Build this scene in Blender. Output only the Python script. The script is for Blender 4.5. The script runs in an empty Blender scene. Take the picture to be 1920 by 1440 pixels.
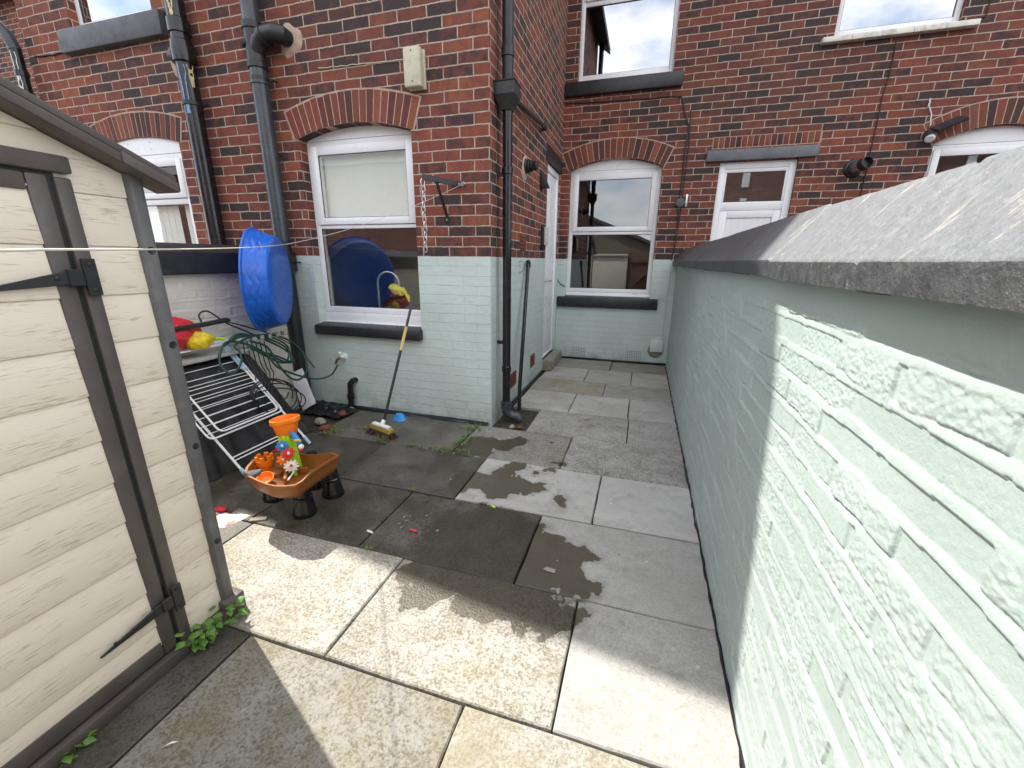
import bpy, bmesh, math, random
import numpy as np
from mathutils import Vector, Matrix
from mathutils.geometry import tessellate_polygon
random.seed(7); RNG = np.random.default_rng(7)
C = bpy.context.scene.collection
S = bpy.context.scene
# ------------------------------------------------------------------ camera (fitted to the photograph)
F = 781.34; YAW, PIT, ROL = -0.294548, 0.288308, -0.008768; CH = 1.4
def _cam():
    cy, sy, cp, sp = math.cos(YAW), math.sin(YAW), math.cos(PIT), math.sin(PIT)
    f = Vector((sy*cp, cy*cp, -sp)); r = Vector((cy, -sy, 0)); d = f.cross(r)
    return r*math.cos(ROL)+d*math.sin(ROL), -r*math.sin(ROL)+d*math.cos(ROL), f
CR, CD, CF = _cam(); CO = Vector((0, 0, CH))
cam = bpy.data.cameras.new('camera'); cam.sensor_width = 36; cam.lens = F/1920*36
cam.clip_end = 500; cam.clip_start = 0.02
camo = bpy.data.objects.new('camera', cam); C.objects.link(camo)
m3 = Matrix((CR, -CD, -CF)).transposed(); camo.matrix_world = Matrix.Translation(CO) @ m3.to_4x4()
S.camera = camo
# survey helpers: where a sight line meets a known wall, floor or inclined plane
def ray(px, py): return CR*((px-960)/F)+CD*((py-720)/F)+CF
def PZ(px, py, z=0.): r = ray(px, py); return CO+r*((z-CH)/r.z)
def PY(px, py, y): r = ray(px, py); return CO+r*(y/r.y)
def PX(px, py, x): r = ray(px, py); return CO+r*(x/r.x)
def PP(px, py, p, n): r = ray(px, py); return CO+r*((p-CO).dot(n)/r.dot(n))
YO, YB, XS = 3.26, 6.10, -1.175          # outrigger front, main back wall, outrigger side wall
BH, BL = .0778, .236                      # brick course and length
XW = .41                                  # face of the right yard wall
# ------------------------------------------------------------------ objects
def tag(o, label=None, cat=None, group=None, kind=None):
    if label: o['label'] = label
    if cat: o['category'] = cat
    if group: o['group'] = group
    if kind: o['kind'] = kind
    return o
def thing(name, loc, label, cat, group=None):
    o = bpy.data.objects.new(name, None); o.empty_display_size = .1; C.objects.link(o); o.location = loc
    return tag(o, label, cat, group)
def root_loc(o):
    while o.parent: o = o.parent
    return Vector(o.location)
class MB:
    def __init__(s): s.v = []; s.f = []; s.a = []
    def add(s, vs, fs, a=None):
        n = len(s.v); s.v += [Vector(v) for v in vs]; s.f += [tuple(i+n for i in f) for f in fs]; s.a += [a]*len(fs); return s
    def box(s, x0, x1, y0, y1, z0, z1, fn=None, a=None):
        vs = [(x, y, z) for x in (x0, x1) for y in (y0, y1) for z in (z0, z1)]
        if fn: vs = [fn(*v) for v in vs]
        return s.add(vs, [(0,1,3,2),(4,6,7,5),(0,4,5,1),(2,3,7,6),(0,2,6,4),(1,5,7,3)], a)
    def hexa(s, p8, a=None): return s.add(p8, [(0,1,3,2),(4,6,7,5),(0,4,5,1),(2,3,7,6),(0,2,6,4),(1,5,7,3)], a)
    def bar(s, p, q, w, h, up=(0,0,1), a=None):
        p, q, up = Vector(p), Vector(q), Vector(up); d = (q-p).normalized(); r = d.cross(up)
        if r.length < 1e-4: r = d.cross(Vector((1,0,0)))
        r.normalize(); u = r.cross(d)
        return s.hexa([b+r*i*w/2+u*j*h/2 for b in (p, q) for i in (-1,1) for j in (-1,1)], a)
    def tube(s, path, r, n=10, cap=True, closed=False, a=None):
        P = [Vector(p) for p in path]; m = len(P); R = r if isinstance(r, (list, tuple)) else [r]*m
        T = []
        for i in range(m):
            t = (P[(i+1) % m]-P[i-1]) if closed else (P[min(i+1, m-1)]-P[max(i-1, 0)])
            T.append(t.normalized() if t.length > 1e-9 else (T[-1] if T else Vector((0,0,1))))
        u = T[0].orthogonal().normalized(); vs = []
        for i in range(m):
            u = (u-T[i]*u.dot(T[i])); u = u.normalized() if u.length > 1e-6 else T[i].orthogonal().normalized()
            w = T[i].cross(u)
            vs += [P[i]+(u*math.cos(k*math.tau/n)+w*math.sin(k*math.tau/n))*R[i] for k in range(n)]
        fs = [(i*n+k, i*n+(k+1) % n, ((i+1) % m)*n+(k+1) % n, ((i+1) % m)*n+k) for i in range(m if closed else m-1) for k in range(n)]
        if cap and not closed: fs += [tuple(range(n))[::-1], tuple(range((m-1)*n, m*n))]
        return s.add(vs, fs, a)
    def lathe(s, prof, c=(0,0,0), ax=(0,0,1), n=24, a=None, wob=None):
        ax = Vector(ax).normalized(); u = ax.orthogonal().normalized(); w = ax.cross(u); c = Vector(c); vs = []
        if abs(ax.z) > .99: u, w = Vector((1,0,0)), Vector((0,1,0))
        for j, (r, h) in enumerate(prof):
            for k in range(n):
                t = k*math.tau/n; rr = r*(wob(t, j) if wob else 1)
                vs.append(c+ax*h+(u*math.cos(t)+w*math.sin(t))*rr)
        fs = [(j*n+k, j*n+(k+1) % n, (j+1)*n+(k+1) % n, (j+1)*n+k) for j in range(len(prof)-1) for k in range(n)]
        fs += [tuple(range(n))[::-1], tuple(range((len(prof)-1)*n, len(prof)*n))]
        return s.add(vs, fs, a)
    def loft(s, rings, cap0=True, cap1=True, a=None):
        n = len(rings[0]); vs = [p for r in rings for p in r]
        fs = [(j*n+k, j*n+(k+1) % n, (j+1)*n+(k+1) % n, (j+1)*n+k) for j in range(len(rings)-1) for k in range(n)]
        if cap0: fs.append(tuple(range(n))[::-1])
        if cap1: fs.append(tuple(range((len(rings)-1)*n, len(rings)*n)))
        return s.add(vs, fs, a)
    def wall(s, outer, holes, fn, depth, d0=0., rim=True):
        """flat wall with openings: (u,z) outlines, fn(u,d,z) -> world; reveals run 'depth' behind the face"""
        loops = [outer]+holes; flat = [p for L in loops for p in L]
        tr = tessellate_polygon([[Vector((p[0], p[1], 0)) for p in L] for L in loops])
        s.add([fn(u, d0, z) for u, z in flat], [tuple(t) for t in tr])
        for L in (loops if rim else holes):
            n = len(L); s.add([fn(u, d0, z) for u, z in L]+[fn(u, d0-depth, z) for u, z in L],
                              [(i, (i+1) % n, n+(i+1) % n, n+i) for i in range(n)])
        return s
    def build(s, name, mat, parent=None, loc=None, bevel=0, smooth=30, seg=2, jit=0, label=None, cat=None, group=None, kind=None):
        me = bpy.data.meshes.new(name)
        if parent is not None: L = root_loc(parent)
        elif loc is not None: L = Vector(loc)
        else:
            A = np.array([tuple(v) for v in s.v]); L = Vector(((A[:,0].min()+A[:,0].max())/2, (A[:,1].min()+A[:,1].max())/2, A[:,2].min()))
        bm = bmesh.new(); vs = [bm.verts.new(v-L) for v in s.v]
        cl = bm.loops.layers.float_color.new('col') if any(x is not None for x in s.a) else None
        for f, a in zip(s.f, s.a):
            try: fc = bm.faces.new([vs[i] for i in f])
            except ValueError: continue
            if cl:
                for lp in fc.loops: lp[cl] = (*(a or (1,1,1)), 1)
        bmesh.ops.recalc_face_normals(bm, faces=bm.faces)
        if bevel:
            es = [e for e in bm.edges if len(e.link_faces) == 2 and e.calc_face_angle(0) > .5]
            bmesh.ops.bevel(bm, geom=es, offset=bevel, segments=seg, affect='EDGES', profile=.5, clamp_overlap=True)
        bm.to_mesh(me); bm.free()
        if smooth:
            me.polygons.foreach_set('use_smooth', [True]*len(me.polygons)); me.set_sharp_from_angle(angle=math.radians(smooth))
        if mat: me.materials.append(mat)
        o = bpy.data.objects.new(name, me); C.objects.link(o)
        if parent is not None: o.parent = parent
        else: o.location = L
        return tag(o, label, cat, group, kind)
def grid_obj(name, V, nu, nv, mat, parent=None, smooth=True, **k):
    me = bpy.data.meshes.new(name); L = np.array(root_loc(parent)) if parent is not None else np.zeros(3)
    i = np.arange((nu-1)*(nv-1)); a = (i//(nv-1))*nv+i % (nv-1)
    q = np.stack([a, a+nv, a+nv+1, a+1], 1).astype(np.int32)
    me.vertices.add(nu*nv); me.vertices.foreach_set('co', (V.reshape(-1,3)-L).ravel().astype(np.float32))
    me.loops.add(q.size); me.loops.foreach_set('vertex_index', q.ravel())
    me.polygons.add(len(q)); me.polygons.foreach_set('loop_start', np.arange(0, q.size, 4, dtype=np.int32))
    me.polygons.foreach_set('use_smooth', [smooth]*len(q)); me.update(); me.validate()
    me.materials.append(mat); o = bpy.data.objects.new(name, me); C.objects.link(o)
    if parent is not None: o.parent = parent
    return tag(o, **k)
# ------------------------------------------------------------------ numpy noise
def vnoise(x, y, seed=0):
    r = np.random.default_rng(seed).random((256, 256)); xi = np.floor(x).astype(int); yi = np.floor(y).astype(int)
    fx = x-xi; fy = y-yi; fx = fx*fx*(3-2*fx); fy = fy*fy*(3-2*fy); g = lambda a, b: r[a % 256, b % 256]
    return (g(xi,yi)*(1-fx)+g(xi+1,yi)*fx)*(1-fy)+(g(xi,yi+1)*(1-fx)+g(xi+1,yi+1)*fx)*fy
def fbm(x, y, o=4, seed=0, gain=.55):
    t = 0; a = 1; n = 0
    for k in range(o): t = t+a*vnoise(x*2**k+17*k, y*2**k+31*k, seed+k); n += a; a *= gain
    return t/n
# ------------------------------------------------------------------ materials
class NT:
    def __init__(s, name):
        s.m = bpy.data.materials.new(name); s.m.use_nodes = True; s.t = s.m.node_tree; s.t.nodes.clear()
        s.out = s.n('ShaderNodeOutputMaterial'); s.b = s.n('ShaderNodeBsdfPrincipled'); s.l(s.b.outputs[0], s.out.inputs[0])
    def n(s, ty, **k):
        x = s.t.nodes.new(ty)
        for a, b in k.items(): setattr(x, a, b)
        return x
    def l(s, a, b): s.t.links.new(a, b)
    def put(s, sock, v):
        if isinstance(v, bpy.types.NodeSocket): s.l(v, sock)
        elif isinstance(v, (tuple, list)) and sock.type == 'RGBA': sock.default_value = (*v[:3], 1)
        else: sock.default_value = v
    def math(s, op, a, b=None, c=None, clamp=False):
        x = s.n('ShaderNodeMath', operation=op, use_clamp=clamp); s.put(x.inputs[0], a)
        if b is not None: s.put(x.inputs[1], b)
        if c is not None: s.put(x.inputs[2], c)
        return x.outputs[0]
    def vm(s, op, a, b=None):
        x = s.n('ShaderNodeVectorMath', operation=op); s.put(x.inputs[0], a)
        if b is not None: s.put(x.inputs[3] if op == 'SCALE' else x.inputs[1], b)
        return x.outputs['Value'] if op in ('DISTANCE', 'LENGTH', 'DOT_PRODUCT') else x.outputs[0]
    def mix(s, f, a, b, mode='MIX'):
        x = s.n('ShaderNodeMix', data_type='RGBA', blend_type=mode); s.put(x.inputs[0], f); s.put(x.inputs[6], a); s.put(x.inputs[7], b); return x.outputs[2]
    def pos(s): return s.n('ShaderNodeNewGeometry').outputs['Position']
    def obj(s): return s.n('ShaderNodeTexCoord').outputs['Object']
    def scale(s, v, sc): x = s.n('ShaderNodeMapping'); s.l(v, x.inputs[0]); x.inputs['Scale'].default_value = sc; return x.outputs[0]
    def noise(s, v, sc, det=4, rough=.55, out=0):
        x = s.n('ShaderNodeTexNoise'); s.l(v, x.inputs['Vector']); x.inputs['Scale'].default_value = sc; x.inputs['Detail'].default_value = det; x.inputs['Roughness'].default_value = rough
        return x.outputs[out]
    def vor(s, v, sc, feat='F1', out='Distance'):
        x = s.n('ShaderNodeTexVoronoi', feature=feat); s.l(v, x.inputs['Vector']); x.inputs['Scale'].default_value = sc; return x.outputs[out]
    def ramp(s, f, stops):
        x = s.n('ShaderNodeValToRGB'); s.l(f, x.inputs[0]); e = x.color_ramp.elements
        while len(e) < len(stops): e.new(.5)
        for k, (p, c) in zip(e, stops): k.position = p; k.color = (*c[:3], 1) if isinstance(c, (tuple, list)) else (c, c, c, 1)
        return x.outputs[0]
    def mr(s, v, a, b, c=0., d=1.):
        x = s.n('ShaderNodeMapRange'); x.clamp = True; s.put(x.inputs[0], v)
        for i, q in enumerate((a, b, c, d)): s.put(x.inputs[i+1], q)
        return x.outputs[0]
    def bump(s, h, st=.3, d=.01, nrm=None):
        x = s.n('ShaderNodeBump'); x.inputs['Strength'].default_value = st; x.inputs['Distance'].default_value = d; s.l(h, x.inputs['Height'])
        if nrm: s.l(nrm, x.inputs['Normal'])
        return x.outputs[0]
    def fin(s, col=None, rough=None, nrm=None, **k):
        if col is not None: s.put(s.b.inputs['Base Color'], col)
        if rough is not None: s.put(s.b.inputs['Roughness'], rough)
        if nrm is not None: s.l(nrm, s.b.inputs['Normal'])
        for a, b in k.items(): s.put(s.b.inputs[a.replace('_', ' ')], b)
        return s.m
def mul(c, k): return tuple(min(1, x*k) for x in c)
def mat(name, col, rough=.5, var=.15, vs=6., bump=.1, bs=60., dirt=None, ds=3., da=.5, rv=.09, **k):
    """paint, plastic, metal...: base colour with gentle variation, some dirt, a little relief"""
    t = NT(name); p = t.pos(); n = t.noise(p, vs, 5); c = t.mix(t.mr(n, .3, .7), mul(col, 1-var), mul(col, 1+var))
    if dirt:
        d = t.math('MULTIPLY', t.mr(t.noise(p, ds, 8, .65), .5, .68), da); c = t.mix(d, c, dirt)
    r = t.mr(t.noise(p, vs*3, 4), .3, .7, max(.02, rough-rv), min(1, rough+rv))
    return t.fin(c, r, t.bump(t.noise(p, bs, 3), bump, .004), **k)
RED, DRK, ORG = (.205,.056,.037), (.046,.029,.028), (.29,.088,.044)
def brick_mat(name, mode, paint=None, pz=1.425, mortar=(.52,.41,.325), z0=1.425, u0=0., relief=1., dirt=.35, pc=(.50,.62,.565)):
    t = NT(name); P = t.pos(); sx = t.n('ShaderNodeSeparateXYZ'); t.l(P, sx.inputs[0])
    ns = t.n('ShaderNodeSeparateXYZ'); t.l(t.n('ShaderNodeNewGeometry').outputs['True Normal'], ns.inputs[0])
    side = t.math('GREATER_THAN', t.math('ABSOLUTE', ns.outputs[0]), .7)
    ux = t.math('MULTIPLY', sx.outputs[0], t.math('SUBTRACT', 1., side)); uy = t.math('MULTIPLY', t.math('ADD', sx.outputs[1], BL/2+.02), side)
    u = t.math('ADD', t.math('ADD', ux, uy), u0)
    cv = t.n('ShaderNodeCombineXYZ'); t.l(u, cv.inputs[0]); t.l(t.math('SUBTRACT', sx.outputs[2], z0), cv.inputs[1])
    nz = t.noise(P, 5, 3, .5, 1); off = t.vm('SCALE', t.vm('SUBTRACT', nz, (.5,.5,.5)), .014)
    nz2 = t.noise(P, 45, 2, .5, 1); off2 = t.vm('SCALE', t.vm('SUBTRACT', nz2, (.5,.5,.5)), .007)
    v = t.vm('ADD', t.vm('ADD', cv.outputs[0], off), off2)
    b = t.n('ShaderNodeTexBrick'); t.l(v, b.inputs['Vector']); b.offset = .5
    for k, x in (('Scale', 1.), ('Mortar Size', .0054), ('Mortar Smooth', .25), ('Bias', 0.), ('Brick Width', BL), ('Row Height', BH)): b.inputs[k].default_value = x
    b.inputs['Color1'].default_value = (0,0,0,1); b.inputs['Color2'].default_value = (1,1,1,1); b.inputs['Mortar'].default_value = (.5,.5,.5,1)
    rnd = b.outputs['Color']; fac = b.outputs['Fac']
    blotch = t.noise(P, 13, 4, .6); fine = t.noise(P, 70, 5, .6)
    key = t.math('ADD', rnd, t.math('MULTIPLY', t.math('SUBTRACT', blotch, .5), 1.35))
    col = t.ramp(key, [(-.0, DRK), (.13, (.056,.031,.032)), (.31, (.125,.040,.031)), (.54, RED), (.82, (.235,.064,.039)), (1.06, ORG)])
    col = t.mix(t.mr(fine, .35, .72), mul0(t, col, .72), col)
    big = t.noise(P, .7, 4, .6); col = t.mix(t.mr(big, .42, .66, 0, dirt), col, (.045,.032,.032))
    mc = t.mix(t.mr(t.noise(P, 12, 4), .35, .7), mul(mortar, .62), mortar)
    col = t.mix(fac, col, mc)
    # sandy stains and pale spots
    h = t.math('ADD', t.math('MULTIPLY', t.math('SUBTRACT', 1., fac), .8), t.math('MULTIPLY', fine, .28)); rough = .88; nrm = t.bump(h, .75*relief, .006)
    if paint:
        edge = t.math('ADD', sx.outputs[2], t.math('MULTIPLY', t.math('SUBTRACT', t.noise(P, 14, 3), .5), .008))
        pm = t.math('LESS_THAN', edge, pz)
        pcol = t.mix(t.mr(t.noise(P, 3, 5), .35, .7), mul(pc, .93), mul(pc, 1.05))
        # splashes and dirt just above the ground
        sp = t.math('MULTIPLY', t.mr(sx.outputs[2], .0, .28, 1, 0), t.mr(t.noise(P, 7, 7, .7), .42, .7)); pcol = t.mix(t.math('MULTIPLY', sp, .55), pcol, (.13,.13,.10))
        sp2 = t.math('MULTIPLY', t.math('GREATER_THAN', t.noise(P, 28, 4, .6), .70), .5); pcol = t.mix(sp2, pcol, mul(pc, .72))
        col = t.mix(pm, col, pcol)
        hp = t.math('ADD', t.math('MULTIPLY', t.math('SUBTRACT', 1., fac), .32), t.math('ADD', t.math('MULTIPLY', fine, .22), t.math('MULTIPLY', t.noise(P, 24, 4), .75)))
        hm = t.n('ShaderNodeMix', data_type='FLOAT'); t.l(pm, hm.inputs[0]); t.l(h, hm.inputs[2]); t.l(hp, hm.inputs[3])
        nrm = t.bump(hm.outputs[0], 1.0*relief, .008); rough = t.math('SUBTRACT', .88, t.math('MULTIPLY', pm, .30))
    return t.fin(col, rough, nrm)
def mul0(t, c, k): return t.mix(1., c, (k, k, k), 'MULTIPLY')
MINT = (.535,.622,.585)
M = {}
M['brick_own'] = brick_mat('brick_painted_base', 0, paint=True, pc=MINT)
M['brick'] = brick_mat('brick_plain', 0)
M['brick_old'] = brick_mat('brick_sooty', 0, dirt=.5)
def arch_mat():
    t = NT('arch_brick'); a = t.n('ShaderNodeAttribute', attribute_name='col'); p = t.pos(); f = t.noise(p, 60, 5, .6)
    c = t.mix(t.mr(f, .35, .7), mul0(t, a.outputs['Color'], .7), a.outputs['Color'])
    return t.fin(c, .88, t.bump(f, .5, .004))
M['arch'] = arch_mat()
M['mortar'] = mat('mortar', (.40,.30,.23), .9, .2, 20, .5, 90)
M['upvc'] = mat('white_upvc', (.80,.80,.82), .28, .03, 2, .004, 10, dirt=(.55,.53,.48), ds=5, da=.05, rv=.01)
M['upvc_line'] = mat('grey_gasket', (.05,.05,.055), .6)
M['black_stone'] = mat('black_painted_stone', (.018,.018,.022), .42, .3, 8, .35, 40, dirt=(.09,.09,.085), ds=14, da=.15)
M['grey_stone'] = mat('grey_painted_stone', (.13,.135,.155), .6, .15, 8, .3, 40, dirt=(.08,.08,.08), ds=6)
M['slate_stone'] = mat('slate_grey_sill', (.085,.09,.10), .6, .2, 6, .3, 40, dirt=(.04,.045,.035), ds=5)
M['white_sill'] = mat('weathered_white_sill', (.70,.67,.60), .6, .1, 8, .3, 50, dirt=(.25,.22,.17), ds=7, da=.7)
M['black_gloss'] = mat('black_gloss_paint', (.008,.008,.010), .22, .3, 5, .12, 30, dirt=(.06,.055,.05), ds=9, da=.12)
M['black_matt'] = mat('black_plastic', (.014,.014,.016), .42, .2, 5, .1, 60, dirt=(.08,.075,.07), ds=8, da=.12)
M['grey_pipe'] = mat('grey_plastic_pipe', (.040,.047,.057), .30, .12, 4, .05, 40, dirt=(.12,.12,.12), ds=5, da=.3)
M['steel'] = mat('galvanised_steel', (.55,.55,.56), .35, .2, 20, .1, 80, Metallic=1.)
M['alarm'] = mat('beige_plastic', (.52,.49,.37), .5, .08, 6, .1, 30, dirt=(.22,.19,.11), ds=12, da=.5)
M['mint_box'] = mat('mint_painted_box', MINT, .5, .05, 6, .1, 30)
M['shed_trim'] = mat('brown_grey_plastic', (.088,.073,.067), .5, .12, 5, .2, 60, dirt=(.14,.13,.12), ds=10, da=.3)
M['shed_post'] = mat('grey_plastic_post', (.11,.11,.11), .5, .15, 8, .2, 50, dirt=(.22,.21,.20), ds=14, da=.4)
M['shed_roof'] = mat('brown_roof_plastic', (.085,.072,.066), .55, .12, 5, .2, 60)
M['iron'] = mat('black_iron', (.014,.016,.017), .45, .2, 30, .25, 80)
M['wood_white'] = mat('white_painted_board', (.74,.74,.75), .5, .05, 4, .1, 30, dirt=(.4,.38,.34), ds=5, da=.4)
M['soil'] = mat('dark_soil', (.035,.028,.02), .95, .4, 25, 1., 70, dirt=(.10,.085,.06), ds=30, da=.6)
M['white_wire'] = mat('white_coated_wire', (.80,.80,.80), .35, .05, 5, .03, 30)
M['blue_clip'] = mat('pale_blue_plastic', (.36,.52,.66), .4)
M['pool'] = mat('blue_plastic', (.008,.105,.52), .33, .12, 5, .25, 22, dirt=(.02,.05,.22), ds=9, da=.5)
M['hose_green'] = mat('green_hose', (.008,.048,.036), .38, .2)
M['cable'] = mat('black_cable', (.012,.012,.013), .45)
M['cable_brown'] = mat('brown_cable', (.030,.012,.012), .6)
M['lime'] = mat('lime_plastic', (.42,.72,.02), .4, .06)
M['orange'] = mat('orange_plastic', (.90,.22,.010), .38, .06)
M['tub'] = mat('brown_plastic', (.235,.080,.014), .38, .1, 6, .05, 20, dirt=(.2,.10,.04), ds=8, da=.35)
M['red'] = mat('red_plastic', (.62,.025,.03), .4, .06)
M['blue_toy'] = mat('blue_toy_plastic', (.03,.22,.60), .4)
M['white_toy'] = mat('white_toy_plastic', (.78,.78,.76), .4)
M['yellow'] = mat('yellow_plastic', (.78,.60,.03), .4, .08, 6, .1, 30, dirt=(.35,.28,.08), ds=12, da=.4)
M['glove'] = mat('yellow_rubber', (.85,.80,.05), .45, .1)
M['sky_blue'] = mat('light_blue_plastic', (.03,.30,.75), .4)
M['bag_red'] = mat('red_film', (.60,.03,.045), .3, .2, 20, .5, 30)
M['bag_yellow'] = mat('yellow_film', (.72,.52,.02), .35, .15, 20, .4, 30)
M['bag_pink'] = mat('white_and_red_film', (.75,.66,.60), .4, .1, 10, .4, 30, dirt=(.60,.12,.10), ds=9, da=.8)
M['tarp'] = mat('black_fabric', (.010,.010,.011), .72, .3, 14, .6, 30, dirt=(.035,.035,.037), ds=5, da=.6)
M['film'] = mat('black_film', (.010,.010,.012), .2, .2, 10, .5, 20)
M['bristle'] = mat('brown_bristle', (.06,.03,.02), .8, .3, 60, .8, 200)
M['wood_worn'] = mat('worn_pale_board', (.36,.36,.34), .8, .15, 10, .4, 60, dirt=(.12,.14,.11), ds=6)
M['stone_bit'] = mat('pale_rubble', (.26,.23,.19), .85, .25, 10, .5, 50)
M['terracotta'] = mat('terracotta', (.16,.045,.03), .85, .2, 10, .3, 60)
M['dark_in'] = mat('dark_interior', (.05,.048,.045), .8)
M['room'] = mat('room_wall', (.30,.29,.27), .8, .05)
M['blind'] = mat('pale_blind', (.86,.89,.85), .7, .04, 2, .05, 20)
M['tile_roof'] = mat('slate_roof', (.07,.07,.08), .7, .2, 8, .4, 20)
M['gate'] = mat('brown_gate_wood', (.10,.055,.035), .6, .25, 8, .3, 40)
M['render_brown'] = mat('brown_render', (.16,.13,.10), .8, .06, 3, .2, 30)
M['stem'] = mat('stem_green', (.10,.14,.04), .6)
def leaf_mat(name, c1, c2):
    t = NT(name); p = t.pos(); c = t.mix(t.mr(t.noise(p, 30, 3), .3, .7), c1, c2)
    t.b.inputs['Roughness'].default_value = .5
    t.b.inputs['Subsurface Weight'].default_value = 0
    return t.fin(c, .5)
M['leaf'] = leaf_mat('weed_leaf', (.05,.14,.014), (.14,.27,.05))
M['grass'] = leaf_mat('grass_blade', (.06,.13,.015), (.16,.24,.04))
def glass_mat(name, tint, refl, wav=.02):
    t = NT(name); p = t.pos(); t.t.nodes.remove(t.b)
    tr = t.n('ShaderNodeBsdfTransparent'); tr.inputs[0].default_value = (*tint, 1)
    gl = t.n('ShaderNodeBsdfGlossy'); gl.inputs['Roughness'].default_value = .006; gl.inputs[0].default_value = (.95,.97,1,1)
    nb = t.bump(t.noise(p, 2.2, 2), wav, .02); t.l(nb, gl.inputs['Normal'])
    fr = t.n('ShaderNodeFresnel'); fr.inputs['IOR'].default_value = 1.55
    f = t.math('MULTIPLY', t.math('ADD', t.math('MULTIPLY', fr.outputs[0], 1.7), refl, clamp=True), t.math('SUBTRACT', 1., t.n('ShaderNodeNewGeometry').outputs['Backfacing']))
    mx = t.n('ShaderNodeMixShader'); t.l(f, mx.inputs[0]); t.l(tr.outputs[0], mx.inputs[1]); t.l(gl.outputs[0], mx.inputs[2]); t.l(mx.outputs[0], t.out.inputs[0])
    return t.m
M['glass'] = glass_mat('window_glass', (.98,.985,.975), .10)
M['glass_up'] = glass_mat('window_glass_mirrorlike', (.35,.38,.40), .38, .012)
M['glass_lens'] = glass_mat('lamp_lens', (.9,.9,.85), .1)
def rough_paint(name, c, sc=1.):
    """thick masonry paint for walls that carry real brick relief"""
    t = NT(name); p = t.pos(); col = t.mix(t.mr(t.noise(p, 2.5, 5), .35, .7), mul(c, .94), mul(c, 1.05))
    g = t.noise(p, 160, 6, .7); col = t.mix(t.math('MULTIPLY', t.mr(g, .60, .72), .10), col, mul(c, .55))
    nrm = t.bump(t.math('ADD', t.math('MULTIPLY', t.noise(p, 55, 5, .6), 1.), t.math('MULTIPLY', g, .35)), .38*sc, .006)
    return t.fin(col, .5, nrm)
M['mint_wall'] = rough_paint('mint_masonry_paint', (.362,.434,.404))
def coping_mat():
    t = NT('worn_black_coping'); p = t.pos(); st = t.scale(p, (1.2, 7., 1.2))
    c = t.mix(t.mr(t.noise(p, 60, 6, .7), .35, .75), (.105,.112,.120), (.19,.20,.21))
    c = t.mix(t.mr(t.noise(p, 260, 3, .6), .58, .7, 0, .5), c, (.24,.24,.25))
    w = t.mr(t.noise(st, 2.8, 9, .75), .585, .64); c = t.mix(t.math('MULTIPLY', w, .75), c, (.46,.42,.33))
    sx = t.n('ShaderNodeSeparateXYZ'); t.l(p, sx.inputs[0])
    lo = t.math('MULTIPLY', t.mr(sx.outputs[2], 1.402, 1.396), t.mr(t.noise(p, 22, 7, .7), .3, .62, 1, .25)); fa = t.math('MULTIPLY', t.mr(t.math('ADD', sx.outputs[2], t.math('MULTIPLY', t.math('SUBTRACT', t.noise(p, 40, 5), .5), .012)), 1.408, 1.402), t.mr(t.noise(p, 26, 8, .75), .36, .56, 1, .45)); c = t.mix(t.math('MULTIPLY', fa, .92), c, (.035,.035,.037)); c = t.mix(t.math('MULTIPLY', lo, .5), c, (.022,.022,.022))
    far = t.mr(sx.outputs[1], 1.35, 2.0); c = t.mix(t.math('MULTIPLY', far, .8), c, (.030,.030,.034))  # far end painted darker where the house shade falls, sunlit near end left paler
    f2 = t.mr(t.noise(p, 26, 7, .75), .63, .67); c = t.mix(t.math('MULTIPLY', f2, .7), c, (.50,.45,.35))
    return t.fin(c, .42, t.bump(t.math('ADD', t.noise(p, 130, 6, .7), t.noise(p, 30, 4)), .7, .006), Specular_IOR_Level=.6)
M['coping'] = coping_mat()
def plank_mat():
    t = NT('cream_embossed_plastic'); p = t.pos(); s = t.scale(p, (16, 16, 230)); n = t.noise(s, 1., 6, .6); s2 = t.scale(p, (6, 6, 26)); n2 = t.noise(s2, 1., 4, .55)
    c = t.mix(t.mr(t.noise(p, 1.5, 4), .35, .7), (.755,.675,.55), (.82,.745,.62))
    g = t.math('MULTIPLY', t.mr(n, .53, .62), t.mr(n2, .46, .58)); c = t.mix(t.math('MULTIPLY', g, .55), c, (.34,.27,.17))
    return t.fin(c, .5, t.bump(t.math('SUBTRACT', 1., t.math('ADD', n, g)), .22, .004))
M['plank'] = plank_mat()
# ------------------------------------------------------------------ world, sun
w = bpy.data.worlds.new('World'); S.world = w; w.use_nodes = True; wt = w.node_tree; bg = wt.nodes['Background']
EL = math.radians(54); TS = Vector((-.91, .414, 0)).normalized()
sky = wt.nodes.new('ShaderNodeTexSky'); sky.sky_type = 'NISHITA'; sky.sun_disc = False; sky.sun_elevation = EL; sky.sun_rotation = math.atan2(TS.x, TS.y)
tc = wt.nodes.new('ShaderNodeTexCoord'); mp = wt.nodes.new('ShaderNodeMapping'); mp.inputs['Scale'].default_value = (1.6, 1.6, 3.2); mp.inputs['Location'].default_value = (1.3, .4, 0); wt.links.new(tc.outputs['Generated'], mp.inputs[0])
cn = wt.nodes.new('ShaderNodeTexNoise'); cn.inputs['Scale'].default_value = 1.7; cn.inputs['Detail'].default_value = 9; cn.inputs['Roughness'].default_value = .6; wt.links.new(mp.outputs[0], cn.inputs['Vector'])
cr = wt.nodes.new('ShaderNodeValToRGB'); cr.color_ramp.elements[0].position = .36; cr.color_ramp.elements[1].position = .56; wt.links.new(cn.outputs[0], cr.inputs[0])
cm = wt.nodes.new('ShaderNodeMix'); cm.data_type = 'RGBA'; wt.links.new(cr.outputs[0], cm.inputs[0]); wt.links.new(sky.outputs[0], cm.inputs[6])
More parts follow.
